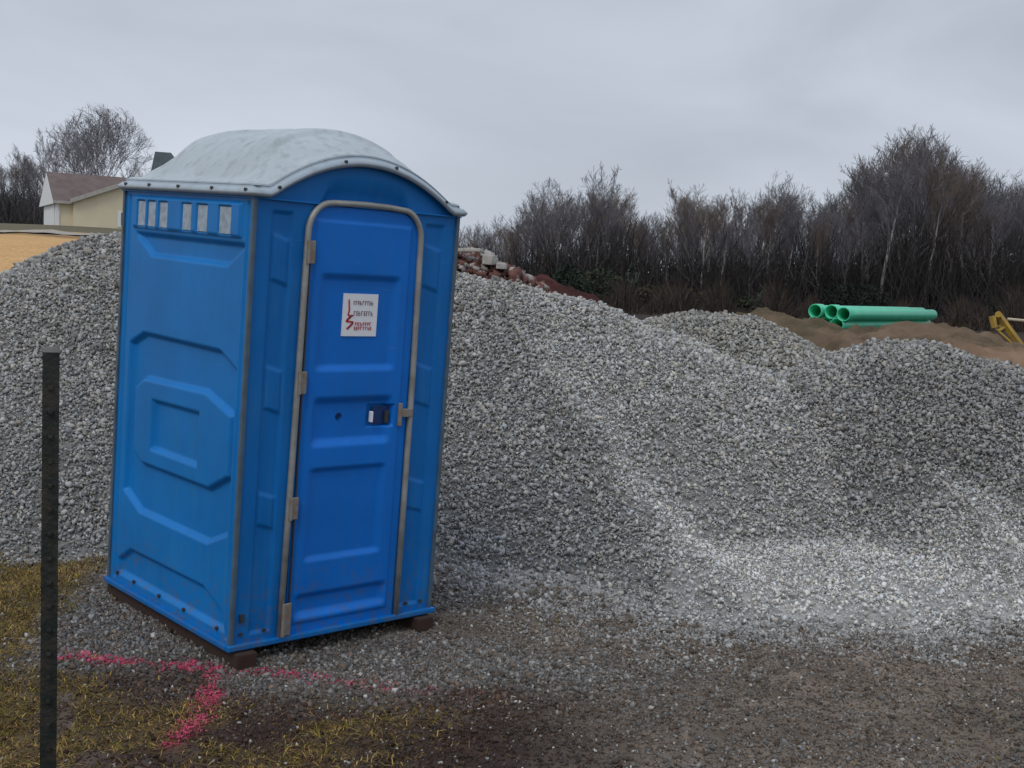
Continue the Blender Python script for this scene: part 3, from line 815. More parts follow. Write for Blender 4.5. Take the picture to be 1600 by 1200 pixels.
    mesh_np('roof_lip', V, np.array(Fq), ROOF_LIP, T, smooth=True)
    gx = np.linspace(x0 + .018, x1 - .018, 130); gy = np.linspace(y0r + .018, y1r - .018, 130)
    X, Y = np.meshgrid(gx, gy); x = X.reshape(-1); y = Y.reshape(-1)
    ed = np.minimum(np.minimum(x - gx[0], gx[-1] - x), np.minimum(y - gy[0], gy[-1] - y) )
    ex = np.minimum(x - gx[0], gx[-1] - x); ey = np.minimum(y - gy[0], gy[-1] - y)
    fx = ss(ex, .0, .28); fy = ss(ey, .0, .17)
    ey2 = np.clip(ey - .045, 0, 1)
    dome = .090 * fx * (1 - (1 - np.clip(ey2 / .28, 0, 1)) ** 2) + .015 * ss(ed, 0, .03)
    hoops = 0
    for yc in (.30, .60, .90): hoops = hoops + .020 * (ss(y, yc - .10, yc - .06) * (1 - ss(y, yc + .06, yc + .10))) * ss(ex, .04, .16) * ss(ey, .05, .12)
    z = arch(x) + .040 + dome + hoops
    R_ = mesh_np('roof', np.stack([x, y, z], 1), grid_faces(130, 130), ROOF, T, smooth=True)
    # roof bolts along the lip
    for u in (.02, .30, .60, .88, 1.12):
        mb = MB(); mb.tube([(-OV - .003, u, UH + .018), (-OV - .014, u, UH + .018)], .0075, 8); mb.build('bolt', BOLT, R_)
    for u in (.09, .42, .70, 1.01):
        z_ = az_((u, 0)) + .018
        mb = MB(); mb.tube([(u, y0r - .002, z_), (u, y0r - .012, z_)], .0075, 8); mb.build('bolt', BOLT, R_)
    # roof underside closing the shell
    mb = MB()
    mb.box((UW / 2, UD / 2, UH - .012), (UW + .03, UD + .03, .006)); mb.build('eave_closure', BLUE_SIDE, T)
    # vent stack of a toilet pipe is not visible in the photograph
    return T
TOILET = build_toilet()

# ------------------------------------------------------------------ steel T-post
def build_post():
    top = at(80, 549, 2.62); x, y = top[0], top[1]
    P = empty('fence_post', (x, y, ground_z(np.array([x]), np.array([y]))[0]), R(18))
    h = top[2] - P.location.z
    tag(P, 'dark green steel T-post standing upright in front of the left turf', 'fence post')
    mb = MB()
    w_, t_, s_ = .0175, .0035, .030
    prof = [(-w_, -t_), (w_, -t_), (w_, 0), (.003, .001), (.003, s_), (-.003, s_), (-.003, .001), (-w_, 0)]
    mb.prism([(a, b, -.3) for a, b in prof], (0, 0, h + .3))
    for z in np.arange(.25, h - .03, .054): mb.box((0, -t_ - .003, z), (.010, .008, .010), bev=.002)
    mb.build('post_shaft', POST, P)
    mb = MB(); prof2 = [(a * 1.04, b * 1.04 - .0002) for a, b in prof]
    mb.prism([(a, b, h - .002) for a, b in prof2], (0, 0, .012)); mb.build('post_tip', POSTTIP, P)
build_post()

# ------------------------------------------------------------------ dirt mounds behind the gravel
def mound(name, label, cat, line, s, col, col2, r0=.6, group=None, step=.06, tuft=0, mat_=None):
    ln = [P3(*p) for p in line]
    xs = [p[0] for p in ln]; ys = [p[1] for p in ln]; zz = max(p[2] for p in ln)
    rad = zz / s + 1.0
    gx = np.arange(min(xs) - rad, max(xs) + rad, step); gy = np.arange(min(ys) - rad, max(ys) + rad, step)
    X, Y = np.meshgrid(gx, gy); x = X.reshape(-1); y = Y.reshape(-1)
    h = tent(x, y, ln, s, r0) + fbm(x * 1.1, y * 1.1, int(abs(ln[0][0]) * 7) + 5, 5) * .10 + fbm(x * 5, y * 5, 9, 3) * .09 + fbm(x * 14, y * 14, 19, 2) * .04
    g = ground_z(x, y, False); Fq = grid_faces(len(gx), len(gy)); Fq = Fq[(h - g)[Fq].max(1) > -.02]
    used = np.unique(Fq); rm = -np.ones(len(x), int); rm[used] = np.arange(len(used))
    n = np.clip(.5 + fbm(x * 1.4, y * 1.4, 12, 5) * 1.2, 0, 1)[:, None]
    c = np.array(col) * (1 - n) + np.array(col2) * n
    o = mesh_np(name, np.stack([x, y, h], 1)[used], rm[Fq], mat_ or DIRTM, attrs={'col': c[used]}, smooth=True)
    tag(o, label, cat, group)
    return o
BR1 = (.15, .105, .07); BR2 = (.085, .07, .042)
GD = 'brown dirt mounds beyond the gravel'
mound('dirt_mound', 'low tan dirt mound just left of the one under the pipes, nearest the red strip', 'dirt mound', [(1025, 517, 16.5), (1075, 497, 16.5), (1130, 499, 16.3), (1180, 522, 16)], .5, BR1, BR2, group=GD)
mound('dirt_mound', 'smooth brown dirt mound left of the open ends of the green pipes', 'dirt mound', [(1150, 512, 18.5), (1200, 491, 18.5), (1260, 500, 18.3), (1310, 534, 18)], .5, BR1, BR2, group=GD)
mound('dirt_mound', 'wide brown dirt mound directly below the long side of the green pipes', 'dirt mound', [(1310, 540, 17.6), (1350, 513, 17.6), (1430, 507, 17.5), (1500, 520, 17.2)], .5, BR1, BR2, group=GD)
mound('dirt_mound', 'reddish brown dirt bank under the yellow machine at the right edge', 'dirt mound', [(1490, 532, 16.0), (1560, 540, 16.0), (1640, 565, 15.5), (1800, 610, 15)], .45, (.23, .15, .10), BR2, group=GD)
mound('clay_mound', 'dark red clay mound beside the brick rubble behind the gravel crest', 'dirt mound', [(800, 432, 30), (830, 430, 30), (855, 450, 30), (890, 490, 30)], .5, (.075, .026, .024), (.05, .02, .018))
# brick and concrete rubble heap beside the clay
def rubble():
    ln = [P3(*p) for p in [(600, 400, 25), (700, 393, 25), (738, 398, 25), (775, 414, 25), (805, 446, 24.5)]]
    o = mound('rubble_heap', 'heap of broken red brick and pale concrete behind the gravel crest right of the toilet', 'rubble heap', [(600, 404, 25), (700, 398, 25), (735, 403, 25), (770, 420, 25), (800, 448, 24.5)], .6, (.20, .11, .09), (.25, .20, .18), r0=.3, step=.12)
    n = 1500
    t = RNG.random(n); k = np.minimum((t * 4).astype(int), 3); f = t * 4 - k
    A = np.array(ln); base = A[k] * (1 - f[:, None]) + A[k + 1] * f[:, None]
    a = RNG.uniform(0, 2 * math.pi, n); d = np.abs(RNG.normal(0, .7, n))
    x = base[:, 0] + d * np.cos(a); y = base[:, 1] + d * np.sin(a); z = tent(x, y, ln, .6, .3)
    sz = np.exp(RNG.normal(math.log(.17), .4, n))
    pale = RNG.random(n) < .33
    col = np.where(pale[:, None], np.array([.36, .33, .31]), np.array([.17, .075, .06])) * RNG.uniform(.5, 1.15, (n, 1))
    v, f2, c = stones_geo(np.stack([x, y, z], 1), sz, col)
    s = mesh_np('broken_bricks', v, f2, BRICK, parent=o, attrs={'col': c}); s['kind'] = 'stuff'
    # concrete slab lying across the top, two chunks
    for (px, py, w_, h_, lab) in [(730, 391, .62, .07, 'long pale concrete slab lying flat on top of the brick rubble'), (765, 406, .22, .20, 'pale block of concrete on the brick rubble, left of a smaller one'), (784, 416, .20, .12, 'small pale block of concrete at the right end of the brick rubble')]:
        p = P3(px, py, 24.4)
        mb = MB(); mb.box((0, 0, 0), (w_, .3, h_), rot=Matrix.Rotation(R(random.uniform(-6, 8)), 3, 'Y'), bev=.02)
        b = mb.build('concrete_chunk', CONC); b.location = p; b.rotation_euler = (0, 0, R(random.uniform(-20, 20)))
        tag(b, lab, 'concrete block', 'concrete pieces on the rubble heap')
rubble()

# ------------------------------------------------------------------ green pipes
def build_pipes():
    L_, ro, ri, rb = 5.25, .112, .102, .135
    mbp = MB()
    def make():
        T = empty('sewer_pipe')
        mb = MB()
        bm = mb.bm; n = 24
        prof = [(ri, L_), (ro, L_), (ro, .38), (rb, .28), (rb, .02), (rb - .006, 0), (rb - .020, 0), (rb - .022, .22), (ri, .30)]
        rings = [[bm.verts.new((r * math.cos(a), yy, r * math.sin(a))) for a in [2 * math.pi * k / n for k in range(n)]] for r, yy in prof]
        rings.append(rings[0])
        for a, b in zip(rings, rings[1:]):
            for k in range(n): bm.faces.new((a[k], a[(k + 1) % n], b[(k + 1) % n], b[k]))
        mb.build('pipe_barrel', PIPE, T, smooth=True)
        return T
    base = make()
    A = P3(1307, 508, 22.0); B = P3(1446, 506, 26.2)
    dirv = B - A; yaw = math.atan2(dirv[1], dirv[0]) - math.pi / 2
    dirn = dirv / np.linalg.norm(dirv); perp = np.array([dirn[1], -dirn[0], 0]); perp /= np.linalg.norm(perp)
    pit = math.asin(dirn[2])
    s = .272; hgt = .236
    # (offset along perp, row, slide along axis, label)
    specs = [(-2, 0, .25, 'green sewer pipe lowest at the far left end of the stack'),
             (-1, 0, .10, 'green sewer pipe in the bottom row, second from the left'),
             (0, 0, .0, 'green sewer pipe in the bottom row with its wide open end nearest the dirt mound'),
             (-1.5, 1, -.05, 'green sewer pipe on top at the left, its open end furthest left'),
             (-.5, 1, .05, 'green sewer pipe in the middle of the top row'),
             (.43, .86, .0, 'long green sewer pipe on the right of the top row, seen full length')]
    for i, (k, row, sl_, lab) in enumerate(specs):
        o = base if i == 0 else copy_tree(base)
        p = A + perp * k * s + np.array([0, 0, 1]) * row * hgt + dirn * sl_
        o.location = p; o.rotation_euler = (pit, 0, yaw)
        tag(o, lab, 'pipe', 'green sewer pipes stacked beyond the dirt mounds')
    # bearer timbers under the stack
    for t, lab in ((.5, 'grey timber bearer under the near end of the green pipes'), (3.6, 'grey timber bearer under the far end of the green pipes')):
        c = A + dirn * t - perp * .2 + np.array([0, 0, -.185]); mb = MB(); mb.box((0, 0, 0), (1.8, .12, .10), bev=.01)
        b = mb.build('timber_bearer', SKID); b.location = c; b.rotation_euler = (0, 0, yaw); tag(b, lab, 'timber', 'timbers under the pipes')
build_pipes()

# ------------------------------------------------------------------ yellow machine at the right edge
def build_machine():
    dep = 19.0
    c = at(1760, 600, dep); gz = float(ground_z(np.array([c[0]]), np.array([c[1]]), False)[0])
    T = empty('yellow_excavator', (c[0], c[1], gz))
    tag(T, 'worn yellow digging machine with its angled arm reaching into view at the right edge', 'excavator')
    def loc(px, py, d=dep):
        p = at(px, py, d); return Vector((p[0] - c[0], p[1] - c[1], p[2] - gz))
    mb = MB()                                     # arm: two side plates with web
    for dd in (0, .34):
        a = loc(1560, 492, dep + dd); b = loc(1606, 556, dep + dd); e = loc(1700, 600, dep + dd)
        mb.tube([a, b, e], [.055, .065, .09], 4)
    a = loc(1575, 512); mb.tube([a, a + Vector((0, .34, 0))], .04, 6)
    mb.build('arm', YEL, T)
    mb = MB()
    for dd in (-.05, .39):
        a = loc(1550, 494, dep + dd); b = loc(1554, 512, dep + dd); mb.tube([a, b], [.06, .05], 6)
    a = loc(1560, 491, dep - .08); b = loc(1560, 491, dep + .46); mb.tube([a, b], .05, 10)
    mb.build('arm_knuckle', YEL, T)
    mb = MB(); mb.tube([loc(1556, 514), loc(1574, 530), loc(1600, 556)], .022, 6); mb.tube([loc(1572, 510), loc(1560, 517)], .025, 6)
    mb.build('link', YEL, T)
    mb = MB(); mb.tube([loc(1574, 498.5), loc(1610, 502), loc(1700, 530)], .024, 8); mb.build('hydraulic_rod', STEEL, T)
    mb = MB(); mb.tube([loc(1625, 505.5), loc(1700, 530)], .05, 10); mb.build('hydraulic_cylinder', YEL, T)
    # body beyond the frame
    b0 = loc(1770, 560)
    mb = MB(); mb.box((b0.x, b0.y + .2, .75), (1.6, 1.3, .55), bev=.08); mb.box((b0.x + .35, b0.y + .2, 1.2), (.8, 1.1, .35), bev=.06); mb.build('body', YEL, T)
    for s in (-.55, .85):
        mb = MB(); mb.box((b0.x, b0.y + .05 + s, .27), (1.9, .32, .52), bev=.2); mb.build('track', BLACKR, T)
build_machine()

# ------------------------------------------------------------------ house on the left
def build_house():
    o0 = at(89, 361, 90); zb = o0[2]
    H = empty('cream_house', (o0[0], o0[1], zb - .1), R(29)); tag(H, 'cream sided house with brown shingled roof and white garage door beyond the orange clay', 'house')
    W_, Dp, ev, rg = 12.0, 7.0, 2.42, 4.5
    gx0, gx1 = 1.1, 11.4; gp = (gx0 + gx1) / 2; gz = ev + .40 * (gp - gx0)
    th = .18
    mb = MB()
    mb.prism([(0, 0, 0), (0, Dp, 0), (0, Dp, ev), (0, Dp / 2, rg - .1), (0, 0, ev)], (W_, 0, 0))
    mb.prism([(gx0, -.44, 0), (gx1, -.44, 0), (gx1, -.44, ev), (gp, -.44, gz - .05), (gx0, -.44, ev)], (0, Dp * .7, 0))
    mb.build('wall', SIDING, H)
    mb = MB(); sl = (rg - ev) / (Dp / 2)
    for sgn, y0 in ((1, -.35), (-1, Dp + .35)):
        z0 = ev - .35 * sl; ym = Dp / 2
        mb.prism([(-.3, y0, z0), (-.3, ym, rg), (-.3, ym, rg + th), (-.3, y0, z0 + th)], (W_ + .6, 0, 0))
    k = (gz - ev) / (gp - gx0)
    for sgn in (-1, 1):
        xe = gx0 - .3 if sgn < 0 else gx1 + .3; ze = ev - .3 * k
        mb.prism([(xe, -.78, ze + .02), (gp, -.78, gz + .02), (gp, -.78, gz + .02 + th), (xe, -.78, ze + .02 + th)], (0, Dp / 2 + 1.2, 0))
    mb.build('roof', SHING, H)
    mb = MB()                                   # pale rake and eave boards
    for sgn in (-1, 1):
        xe = gx0 - .33 if sgn < 0 else gx1 + .33; ze = ev - .33 * k
        mb.prism([(xe, -.84, ze - .10), (gp, -.84, gz - .10), (gp, -.84, gz + .20), (xe, -.84, ze + .22)], (0, .05, 0))
    mb.box((.35, -.40, ev - .16), (1.4, .06, .22))
    mb.build('rake_board', CONC, H)
    mb = MB(); mb.prism([(-.31, -.35, ev - .3), (-.31, Dp + .35, ev - .3), (-.31, Dp / 2, rg + .12)], (.0 + .02, 0, 0)); mb.box((-.02, .25, 1.2), (.10, .5, 2.4))
    mb.build('gable_trim', TRIMW, H)
    mb = MB(); mb.box((-.06, Dp / 2, 1.08), (.08, 5.2, 2.15)); g = mb.build('garage_door', TRIMW, H)
    mb = MB(); mb.box((.04, -.03, 1.2), (.22, .12, 2.4)); mb.build('corner_board', TRIMW, H)
    for (wx, wz, ww, wh) in ((4.75, 1.25, .42, .95), (8.3, 1.25, 1.0, 1.0)):
        mb = MB(); mb.box((wx, -.47, wz), (ww + .5, .05, wh + .24)); f = mb.build('window', TRIMW, H)
        mb = MB(); mb.box((wx, -.51, wz), (ww, .04, wh)); mb.build('pane', GLASS, f)
    # second house behind with dark roof
    p = at(262, 236, 115); gzv = float(ground_z(np.array([p[0]]), np.array([p[1]]), False)[0])
    H2 = empty('dark_roofed_house', (p[0], p[1], gzv - .2), R(20)); tag(H2, 'distant taller house whose dark green grey roof shows just over the toilet roof', 'house')
    top = p[2] - gzv + .2
    mb = MB(); mb.box((.1, 2, (top - 2.0) / 2), (2.3, 4, top - 2.0)); mb.build('wall', SIDING, H2)
    bm = bmesh.new(); e = top - 2.05
    vs = [bm.verts.new(v) for v in [(-1.35, -.3, e), (1.75, -.3, e), (1.75, 4.3, e), (-1.35, 4.3, e), (-1.05, 2, top + .05), (.45, 2, top + .05)]]
    for f in ((0, 1, 5, 4), (1, 2, 5), (2, 3, 4, 5), (3, 0, 4), (3, 2, 1, 0)): bm.faces.new([vs[i] for i in f])
    mb = MB(); mb.bm.free(); mb.bm = bm; mb.build('roof', SHINGD, H2)
    mb = MB(); mb.box((0, -.03, top - 3.6), (1, .06, 1.3)); f = mb.build('window', TRIMW, H2)
    mb = MB(); mb.box((0, -.08, top - 3.6), (.8, .05, 1.1)); mb.build('pane', GLASS, f)
build_house()
# pale road across the rise on the left
def build_road():
    t = np.linspace(0, 1, 160); xs = -70 + t * 62
    V = []
    for k, off in enumerate((0, 1.0, 2.0, 3.2)):
        r = 61.5 + off
        for x in xs:
            y = math.sqrt(max(r * r - x * x, 1)) if abs(x) < r * .98 else r * .2
            V.append((x, y, 0))
    V = np.array(V); V[:, 2] = ground_z(V[:, 0], V[:, 1], False) + .09
    o = mesh_np('road', V, grid_faces(160, 4), ROADM, smooth=True); tag(o, kind='structure')
build_road()

# ------------------------------------------------------------------ bare trees
class TreeGeo:
    def __init__(s): s.V = []; s.F = []; s.n = 0
    def seg(s, pts, rs, n):
        k0 = s.n; pts = np.array(pts)
        for i, p in enumerate(pts):
            t = pts[min(i + 1, len(pts) - 1)] - pts[max(i - 1, 0)]; t = t / (np.linalg.norm(t) + 1e-9)
            a = np.cross(t, [0.31, .77, .2]); a /= np.linalg.norm(a) + 1e-9; b = np.cross(t, a)
            for k in range(n):
                an = 2 * math.pi * k / n; s.V.append(p + (a * math.cos(an) + b * math.sin(an)) * rs[i])
        for i in range(len(pts) - 1):
            for k in range(n): s.F.append((k0 + i * n + k, k0 + i * n + (k + 1) % n, k0 + (i + 1) * n + (k + 1) % n, k0 + (i + 1) * n + k))
        s.n += len(pts) * n
def gen_tree(seed, H=11, style='upright', spread=.45, first=.3, twig=.012):
    r = random.Random(seed); trunk = TreeGeo(); crown = TreeGeo(); oak = style == 'oak'
    def grow(p, d, ln, rad, lv):
        nseg = [7, 6, 4, 3, 2][lv]; pts = [np.array(p)]; dd = np.array(d, float); rs = [rad]
        up = [.04, .10 if oak else .15, .06 if oak else .14, .10, .06][lv]; jit = [.05, .12, .17, .22, .28][lv]
        for i in range(nseg):
            dd = dd + np.array([r.gauss(0, jit), r.gauss(0, jit), r.gauss(0, jit * .6) + up]); dd /= np.linalg.norm(dd)
            pts.append(pts[-1] + dd * ln / nseg); rs.append(max(rad * (1 - .80 * (i + 1) / nseg), twig * .5))
        g = trunk if lv == 0 else crown
        g.seg(pts, rs, [7, 5, 3, 3, 3][lv])
        if lv >= 4: return
        nch = [30 if oak else int(r.uniform(11, 15)), 8 if oak else int(r.uniform(4, 7)), 6 if oak else 5, 4 if oak else 3][lv]
        t0 = first if lv == 0 else .25
        for k in range(nch):
            t = min(t0 + (1 - t0) * (k + r.random()) / nch, .98); f = t * nseg; i = int(f); f -= i; q = pts[i] * (1 - f) + pts[i + 1] * f
            tan = pts[i + 1] - pts[i]; tan /= np.linalg.norm(tan)
            az = r.uniform(0, 2 * math.pi); a = np.cross(tan, [.3, .2, .9]) if abs(tan[2]) < .9 else np.cross(tan, [1, 0, 0]); a /= np.linalg.norm(a); b = np.cross(tan, a)
            sp = r.uniform(.65, 1.25) * (spread if lv == 0 else .52)
            if oak and lv == 0: sp = spread * (1.25 - 1.05 * (t - t0) / (1 - t0)) * r.uniform(.85, 1.1)
            nd = tan * math.cos(sp) + (a * math.cos(az) + b * math.sin(az)) * math.sin(sp)
            if lv == 0: l2 = H * (.62 * r.uniform(.85, 1.05) if oak else .50 * (1.05 - .62 * t) * r.uniform(.75, 1.2))
            else: l2 = ln * (.62 - .2 * t) * r.uniform(.7, 1.2)
            rr = np.interp(f + i, range(len(rs)), rs) * r.uniform(.42, .62)
            grow(q, nd, l2, max(rr, twig), lv + 1)
    grow((0, 0, -.2), (r.gauss(0, .03), r.gauss(0, .03), 1), H * (.42 if oak else .88), H * (.022 if oak else .0135) + .03, 0)
    return trunk, crown
def make_tree(name, seed, bark, twm, **kw):
    T = empty(name); a, b = gen_tree(seed, **kw)
    if kw.get('style') == 'oak':                 # even, rounded crown outline
        H = kw['H']; V = np.array(b.V); c = np.array([0, 0, H * .50]); rad = np.array([H * .41, H * .41, H * .42])
        q = (V - c) / rad; rn = np.linalg.norm(q, axis=1)[:, None]
        q = np.where(rn > .75, q / rn * (.75 + .75 * np.tanh((rn - .75) / .85) * (.85 + .3 * vnoise(np.arctan2(q[:, 1], q[:, 0]) * 2.5, q[:, 2] * 3, 8))[:, None]), q); b.V = list(q * rad + c)
    mesh_np('trunk', np.array(a.V), np.array(a.F), bark, T, smooth=True)
    mesh_np('crown', np.array(b.V), np.array(b.F), twm, T)
    return T
PROTO = []
kinds = [('upright', .50, .42, BARK, TWIG, 11), ('upright', .55, .38, BARK, TWIGB, 10), ('upright', .46, .48, BARKP, TWIG, 12), ('round', .75, .30, BARK, TWIG, 10),
         ('upright', .60, .30, BARKP, TWIG, 9), ('upright', .48, .55, BARKP, TWIGB, 12), ('round', .75, .40, BARK, TWIG, 11)]
for i, (st, sp, fi, bk, tw, h_) in enumerate(kinds):
    PROTO.append((make_tree('bare_tree', 100 + i, bk, tw, H=h_, style=st, spread=sp, first=fi, twig=.0145), h_))
SKY = [(640, 372), (715, 362), (760, 345), (800, 345), (845, 310), (880, 300), (905, 308), (950, 283), (985, 315), (1010, 338), (1050, 325), (1085, 302), (1130, 318), (1180, 302), (1215, 296), (1262, 298), (1300, 322), (1345, 300), (1375, 250), (1420, 230), (1455, 236), (1490, 270), (1530, 278), (1580, 290), (1640, 285), (1760, 280), (1900, 300)]
rt = random.Random(21)
used = [False] * len(PROTO)
def place(pi, x, y, H, label, group, cat='tree'):
    base, h0 = PROTO[pi]
    o = base if not used[pi] else copy_tree(base); used[pi] = True
    s = H / h0; o.scale = (s * rt.uniform(.9, 1.1), s * rt.uniform(.9, 1.1), s)
    z = float(ground_z(np.array([x]), np.array([y]), False)[0]); o.location = (x, y, z - .1); o.rotation_euler = (0, 0, rt.uniform(0, 6.28))
    tag(o, label, cat, group); return o
GT = 'bare winter trees of the wood beyond the gravel piles'
def topz(px, d, dy=0):
    ys_ = np.interp(px, [a for a, b in SKY], [b for a, b in SKY]) + dy
    return at(px, ys_, d)
special = [(1425, 96, 2, -2, 'tallest bare tree in the wood, standing above the green pipes'),
           (948, 92, 3, -2, 'bare tree with a round fan shaped crown standing out left in the wood'),
           (868, 90, 6, 0, 'spreading bare tree at the left end of the wood, above the red clay mound'),
           (1088, 92, 1, 0, 'brownish bare tree rising between the two dark clumps of the wood'),
           (1215, 92, 0, 0, 'dense upright bare tree topping the middle of the wood'),
           (1385, 93, 6, 6, 'broad bare tree just left of the tallest one'),
           (1470, 94, 0, 8, 'narrow bare tree just right of the tallest one'),
           (752, 98, 4, 6, 'small bare tree nearest the toilet, above the brick rubble')]
for px, d, pi, dy, lab in special:
    p = topz(px, d, dy); z0 = float(ground_z(np.array([p[0]]), np.array([p[1]]), False)[0])
    place(pi, p[0], p[1], (p[2] - z0) * 1.03, lab, GT)
LOOK = ['upright grey tree', 'brown twigged tree', 'pale slender tree', 'wide spreading tree', 'short bushy tree', 'pale trunked brown tree', 'open crowned tree']
def sector(px):
    for lim, nm in ((820, 'above the brick rubble'), (905, 'above the red clay mound'), (985, 'near the fan shaped tree'), (1070, 'above the dip of the gravel crest'), (1150, 'above the first dirt mound'),
                    (1255, 'above the second dirt mound'), (1345, 'above the open ends of the green pipes'), (1410, 'above the middle of the green pipes'), (1480, 'above the far end of the green pipes'), (1545, 'between the pipes and the yellow machine'), (1600, 'above the yellow machine arm')):
        if px < lim: return nm
    return 'past the yellow machine arm'
seen = set()
rows = [(87, 26, 25, 10, 'wood front row'), (93, 20, 23, 8, 'wood second row'), (101, 12, 22, 6, 'wood third row'), (112, 6, 21, 3, 'wood rearmost row')]
for d, dy, stp, jit, rown in rows:
    px = 690 + rt.uniform(0, 20)
    while px < 1760:
        dd = d + rt.uniform(-3, 3); drop = dy + rt.uniform(-6, 26 if d < 110 else 12)
        p = topz(px, dd, drop); z0 = float(ground_z(np.array([p[0]]), np.array([p[1]]), False)[0]); pi = rt.randrange(len(PROTO))
        for _ in range(12):
            if (pi, rown, sector(px)) not in seen: break
            pi = rt.randrange(len(PROTO))
        seen.add((pi, rown, sector(px)))
        place(pi, p[0], p[1], max(p[2] - z0, 3), 'bare %s, %s, %s' % (LOOK[pi], rown, sector(px)), GT)
        px += stp * rt.uniform(.6, 1.4) * (2.0 if px > 1610 else 1)
# left wood
GL = 'bare trees left of the cream house'
ORD = ['first', 'second', 'third', 'fourth', 'fifth', 'sixth', 'seventh', 'eighth', 'ninth', 'tenth', 'eleventh', 'twelfth', 'thirteenth', 'fourteenth', 'fifteenth', 'sixteenth', 'seventeenth', 'eighteenth']
for i in range(18):
    px = 60 - i * 7.5 + rt.uniform(-2, 2); d = 135 + rt.uniform(-10, 15)
    p = at(px, 246 + rt.uniform(-6, 22) + (10 if px < 20 else 0), d); z0 = float(ground_z(np.array([p[0]]), np.array([p[1]]), False)[0])
    pi = rt.randrange(len(PROTO))
    place(pi, p[0], p[1], max(p[2] - z0, 3), 'bare %s, %s tree leftward from the cream house' % (LOOK[pi].replace(' tree', ''), ORD[i]), GL)
big = make_tree('bare_tree', 777, BARKP, TWIGG, H=15, style='oak', spread=1.35, first=.40, twig=.028)
p = at(152, 172, 140); z0 = float(ground_z(np.array([p[0]]), np.array([p[1]]), False)[0])
big.location = (p[0], p[1], z0); s = (p[2] - z0) / 15; big.scale = (s * 1.0, s * 1.0, s * .97)
tag(big, 'large round crowned bare oak rising behind the cream house', 'tree')
sm_ = make_tree('bare_tree', 778, BARKP, TWIGG, H=11, style='round', spread=.7, first=.2, twig=.03)
p = at(78, 205, 175); z0 = float(ground_z(np.array([p[0]]), np.array([p[1]]), False)[0])
sm_.location = (p[0], p[1], z0); s = (p[2] - z0) / 11; sm_.scale = (s * .62, s * .62, s * .9)
tag(sm_, 'faint distant bare tree just left of the big oak', 'tree')

# thicket of stems and brush filling the wood
def thicket(name, label, n, pxr, dr, hfun, thick, colr, seed):
    r = np.random.default_rng(seed); V = []; cs = []
    px = r.uniform(*pxr, n); d = r.uniform(*dr, n)
    x = (px - 800) / F * d; y = d * .99
    z = ground_z(x, y, False)
    h = hfun(px, r, n)
    lean = r.normal(0, .16, (n, 2)); w_ = r.uniform(.4, 1, n) * thick
    P = np.stack([x, y, z - .1], 1); ang = r.uniform(0, math.pi, n)
    start = r.uniform(0, .75, n) ** 1.3 * (r.random(n) < .72)
    P[:, 2] += h * start; hl = h * (1 - start) * r.uniform(.5, 1, n)
    sp = np.where(start > 0, 3.0, 1.0)[:, None]
    tip = P + np.stack([lean[:, 0] * sp[:, 0] * hl, lean[:, 1] * sp[:, 0] * hl, hl], 1)
    a = np.stack([np.cos(ang), np.sin(ang), ang * 0], 1) * w_[:, None]
    b = np.stack([-np.sin(ang), np.cos(ang), ang * 0], 1) * w_[:, None]
    V = np.stack([P - a - b * .6, P + a - b * .6, P + b, tip - a * .25 - b * .15, tip + a * .25 - b * .15, tip + b * .25], 1).reshape(-1, 3)
    i = (np.arange(n) * 6)[:, None]
    q = np.concatenate([np.concatenate([i + k, i + (k + 1) % 3, i + 3 + (k + 1) % 3, i + 3 + k], 1) for k in range(3)])
    c = np.array(colr[0])[None] * (1 - r.random((n, 1))) + np.array(colr[1])[None] * r.random((n, 1))
    o = mesh_np(name, V, q, THICK, attrs={'col': np.repeat(c, 6, 0)}); tag(o, label, 'undergrowth', kind='stuff')
def hf(px, r, n):
    top = np.interp(px, [a for a, b in SKY], [b for a, b in SKY]); hz = 440 + .04 * (px - 800)
    full = (hz - top) / F * 100 + 1.2
    return full * np.clip(r.beta(1.2, 2.7, n), .08, .78)
thicket('thicket', 'dense dark brush and saplings filling the wood beyond the piles', 60000, (690, 1800), (84, 120), hf, .042, [(.015, .014, .015), (.065, .055, .05)], 3)
thicket('thicket', 'dark brush at the foot of the small wood left of the house', 8000, (-80, 86), (125, 165), lambda px, r, n: 6.5 * np.clip(r.beta(1.6, 1.9, n), .1, 1), .05, [(.05, .05, .055), (.12, .11, .11)], 4)

thicket('low_brush', 'low dark maroon and brown dead brush between the dirt mounds and the wood', 42000, (860, 1760), (40, 80), lambda px, r, n: (.35 + 2.3 * vnoise(px * .035, px * 0, 6) ** 1.5) * np.clip(r.beta(1.6, 1.9, n), .15, 1), .026, [(.028, .013, .012), (.05, .04, .026)], 8)
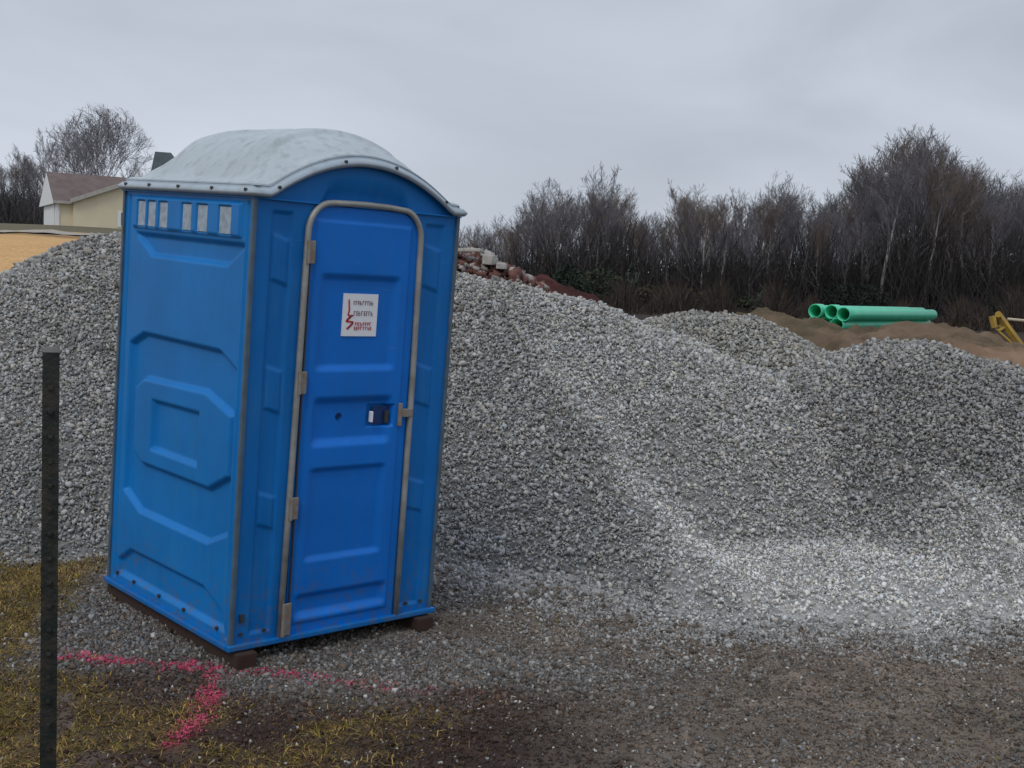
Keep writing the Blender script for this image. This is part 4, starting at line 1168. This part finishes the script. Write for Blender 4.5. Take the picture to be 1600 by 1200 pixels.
# low evergreen and olive shrubs at the wood's edge
def shrub(px, py_top, py_base, wpx, d, c1, c2, label, name='shrub', cone=False, n=2600):
    b = at(px, py_base, d); z0 = float(ground_z(np.array([b[0]]), np.array([b[1]]), False)[0])
    top = at(px, py_top, d)[2]; H = max(top - z0, .5); rad = wpx / F * d / 2
    T = empty(name, (b[0], b[1], z0)); tag(T, label, 'shrub', 'low green shrubs along the foot of the wood')
    r = np.random.default_rng(int(px * 3 + py_top))
    t = r.random(n); a = r.uniform(0, 2 * math.pi, n); rr = np.sqrt(r.random(n))
    prof = (1 - t) ** .8 if cone else np.sqrt(np.clip(1 - (2 * t - .9) ** 2 * .85, 0, 1))
    lump = .75 + .5 * vnoise(a * 2.2, t * 4, int(px))
    P = np.stack([np.cos(a) * rr * rad * prof * lump, np.sin(a) * rr * rad * prof * lump, t * H * (.8 + .25 * vnoise(a * 1.5, a * 0 + 3, int(px)))], 1)
    s = r.uniform(.05, .13, n)[:, None]
    u = r.normal(size=(n, 3)); u /= np.linalg.norm(u, axis=1)[:, None]; v = np.cross(u, r.normal(size=(n, 3))); v /= np.linalg.norm(v, axis=1)[:, None]
    V = np.stack([P - u * s, P + v * s * .6, P + u * s, P - v * s * .6], 1).reshape(-1, 3); i = (np.arange(n) * 4)[:, None]
    q = np.concatenate([i, i + 1, i + 2, i + 3], 1)
    k = vnoise(P[:, 0] * 2 + 9, P[:, 2] * 2, 3)[:, None]; c = np.array(c1) * (1 - k) + np.array(c2) * k
    mesh_np('foliage', V, q, EVER, T, attrs={'col': np.repeat(c * r.uniform(.7, 1.3, (n, 1)), 4, 0)})
    mb = MB()
    for j in range(5):
        an = j * 1.3; mb.tube([(0, 0, -.1), (math.cos(an) * rad * .25, math.sin(an) * rad * .25, H * .4), (math.cos(an) * rad * .5, math.sin(an) * rad * .5, H * .75)], [.05, .035, .012], 5)
    mb.build('stem', BARK, T)
DG = (.012, .022, .014); OL = (.05, .05, .026); MG = (.03, .045, .03); BRN = (.05, .036, .024)
shrub(884, 412, 480, 62, 70, DG, MG, 'dark green shrub beside the red clay mound')
shrub(935, 420, 490, 90, 72, MG, OL, 'olive green bush right of the darkest green shrub')
shrub(985, 408, 492, 44, 70, MG, (.09, .10, .09), 'slim grey green young conifer before the brown brush', 'young_conifer', True)
shrub(1015, 446, 495, 80, 68, BRN, OL, 'low brownish bush behind the lowest dip of the gravel crest')
shrub(1062, 450, 495, 50, 70, OL, MG, 'small olive bush between the two young conifers')
shrub(1105, 455, 500, 60, 74, BRN, OL, 'brown scrubby bush left of the pale green conifer')
shrub(1192, 447, 500, 44, 72, MG, (.075, .085, .06), 'pale green pointed young conifer above the second dirt mound', 'young_conifer', True)
shrub(1165, 462, 502, 40, 73, OL, MG, 'rounded olive bush touching the pale green conifer')
shrub(1330, 440, 500, 120, 84, DG, (.02, .028, .024), 'wide dark green bush behind the pipe ends')
shrub(1560, 470, 530, 90, 84, DG, (.02, .028, .024), 'dark bush behind the yellow machine arm')

cyc = getattr(SC, 'cycles', None)
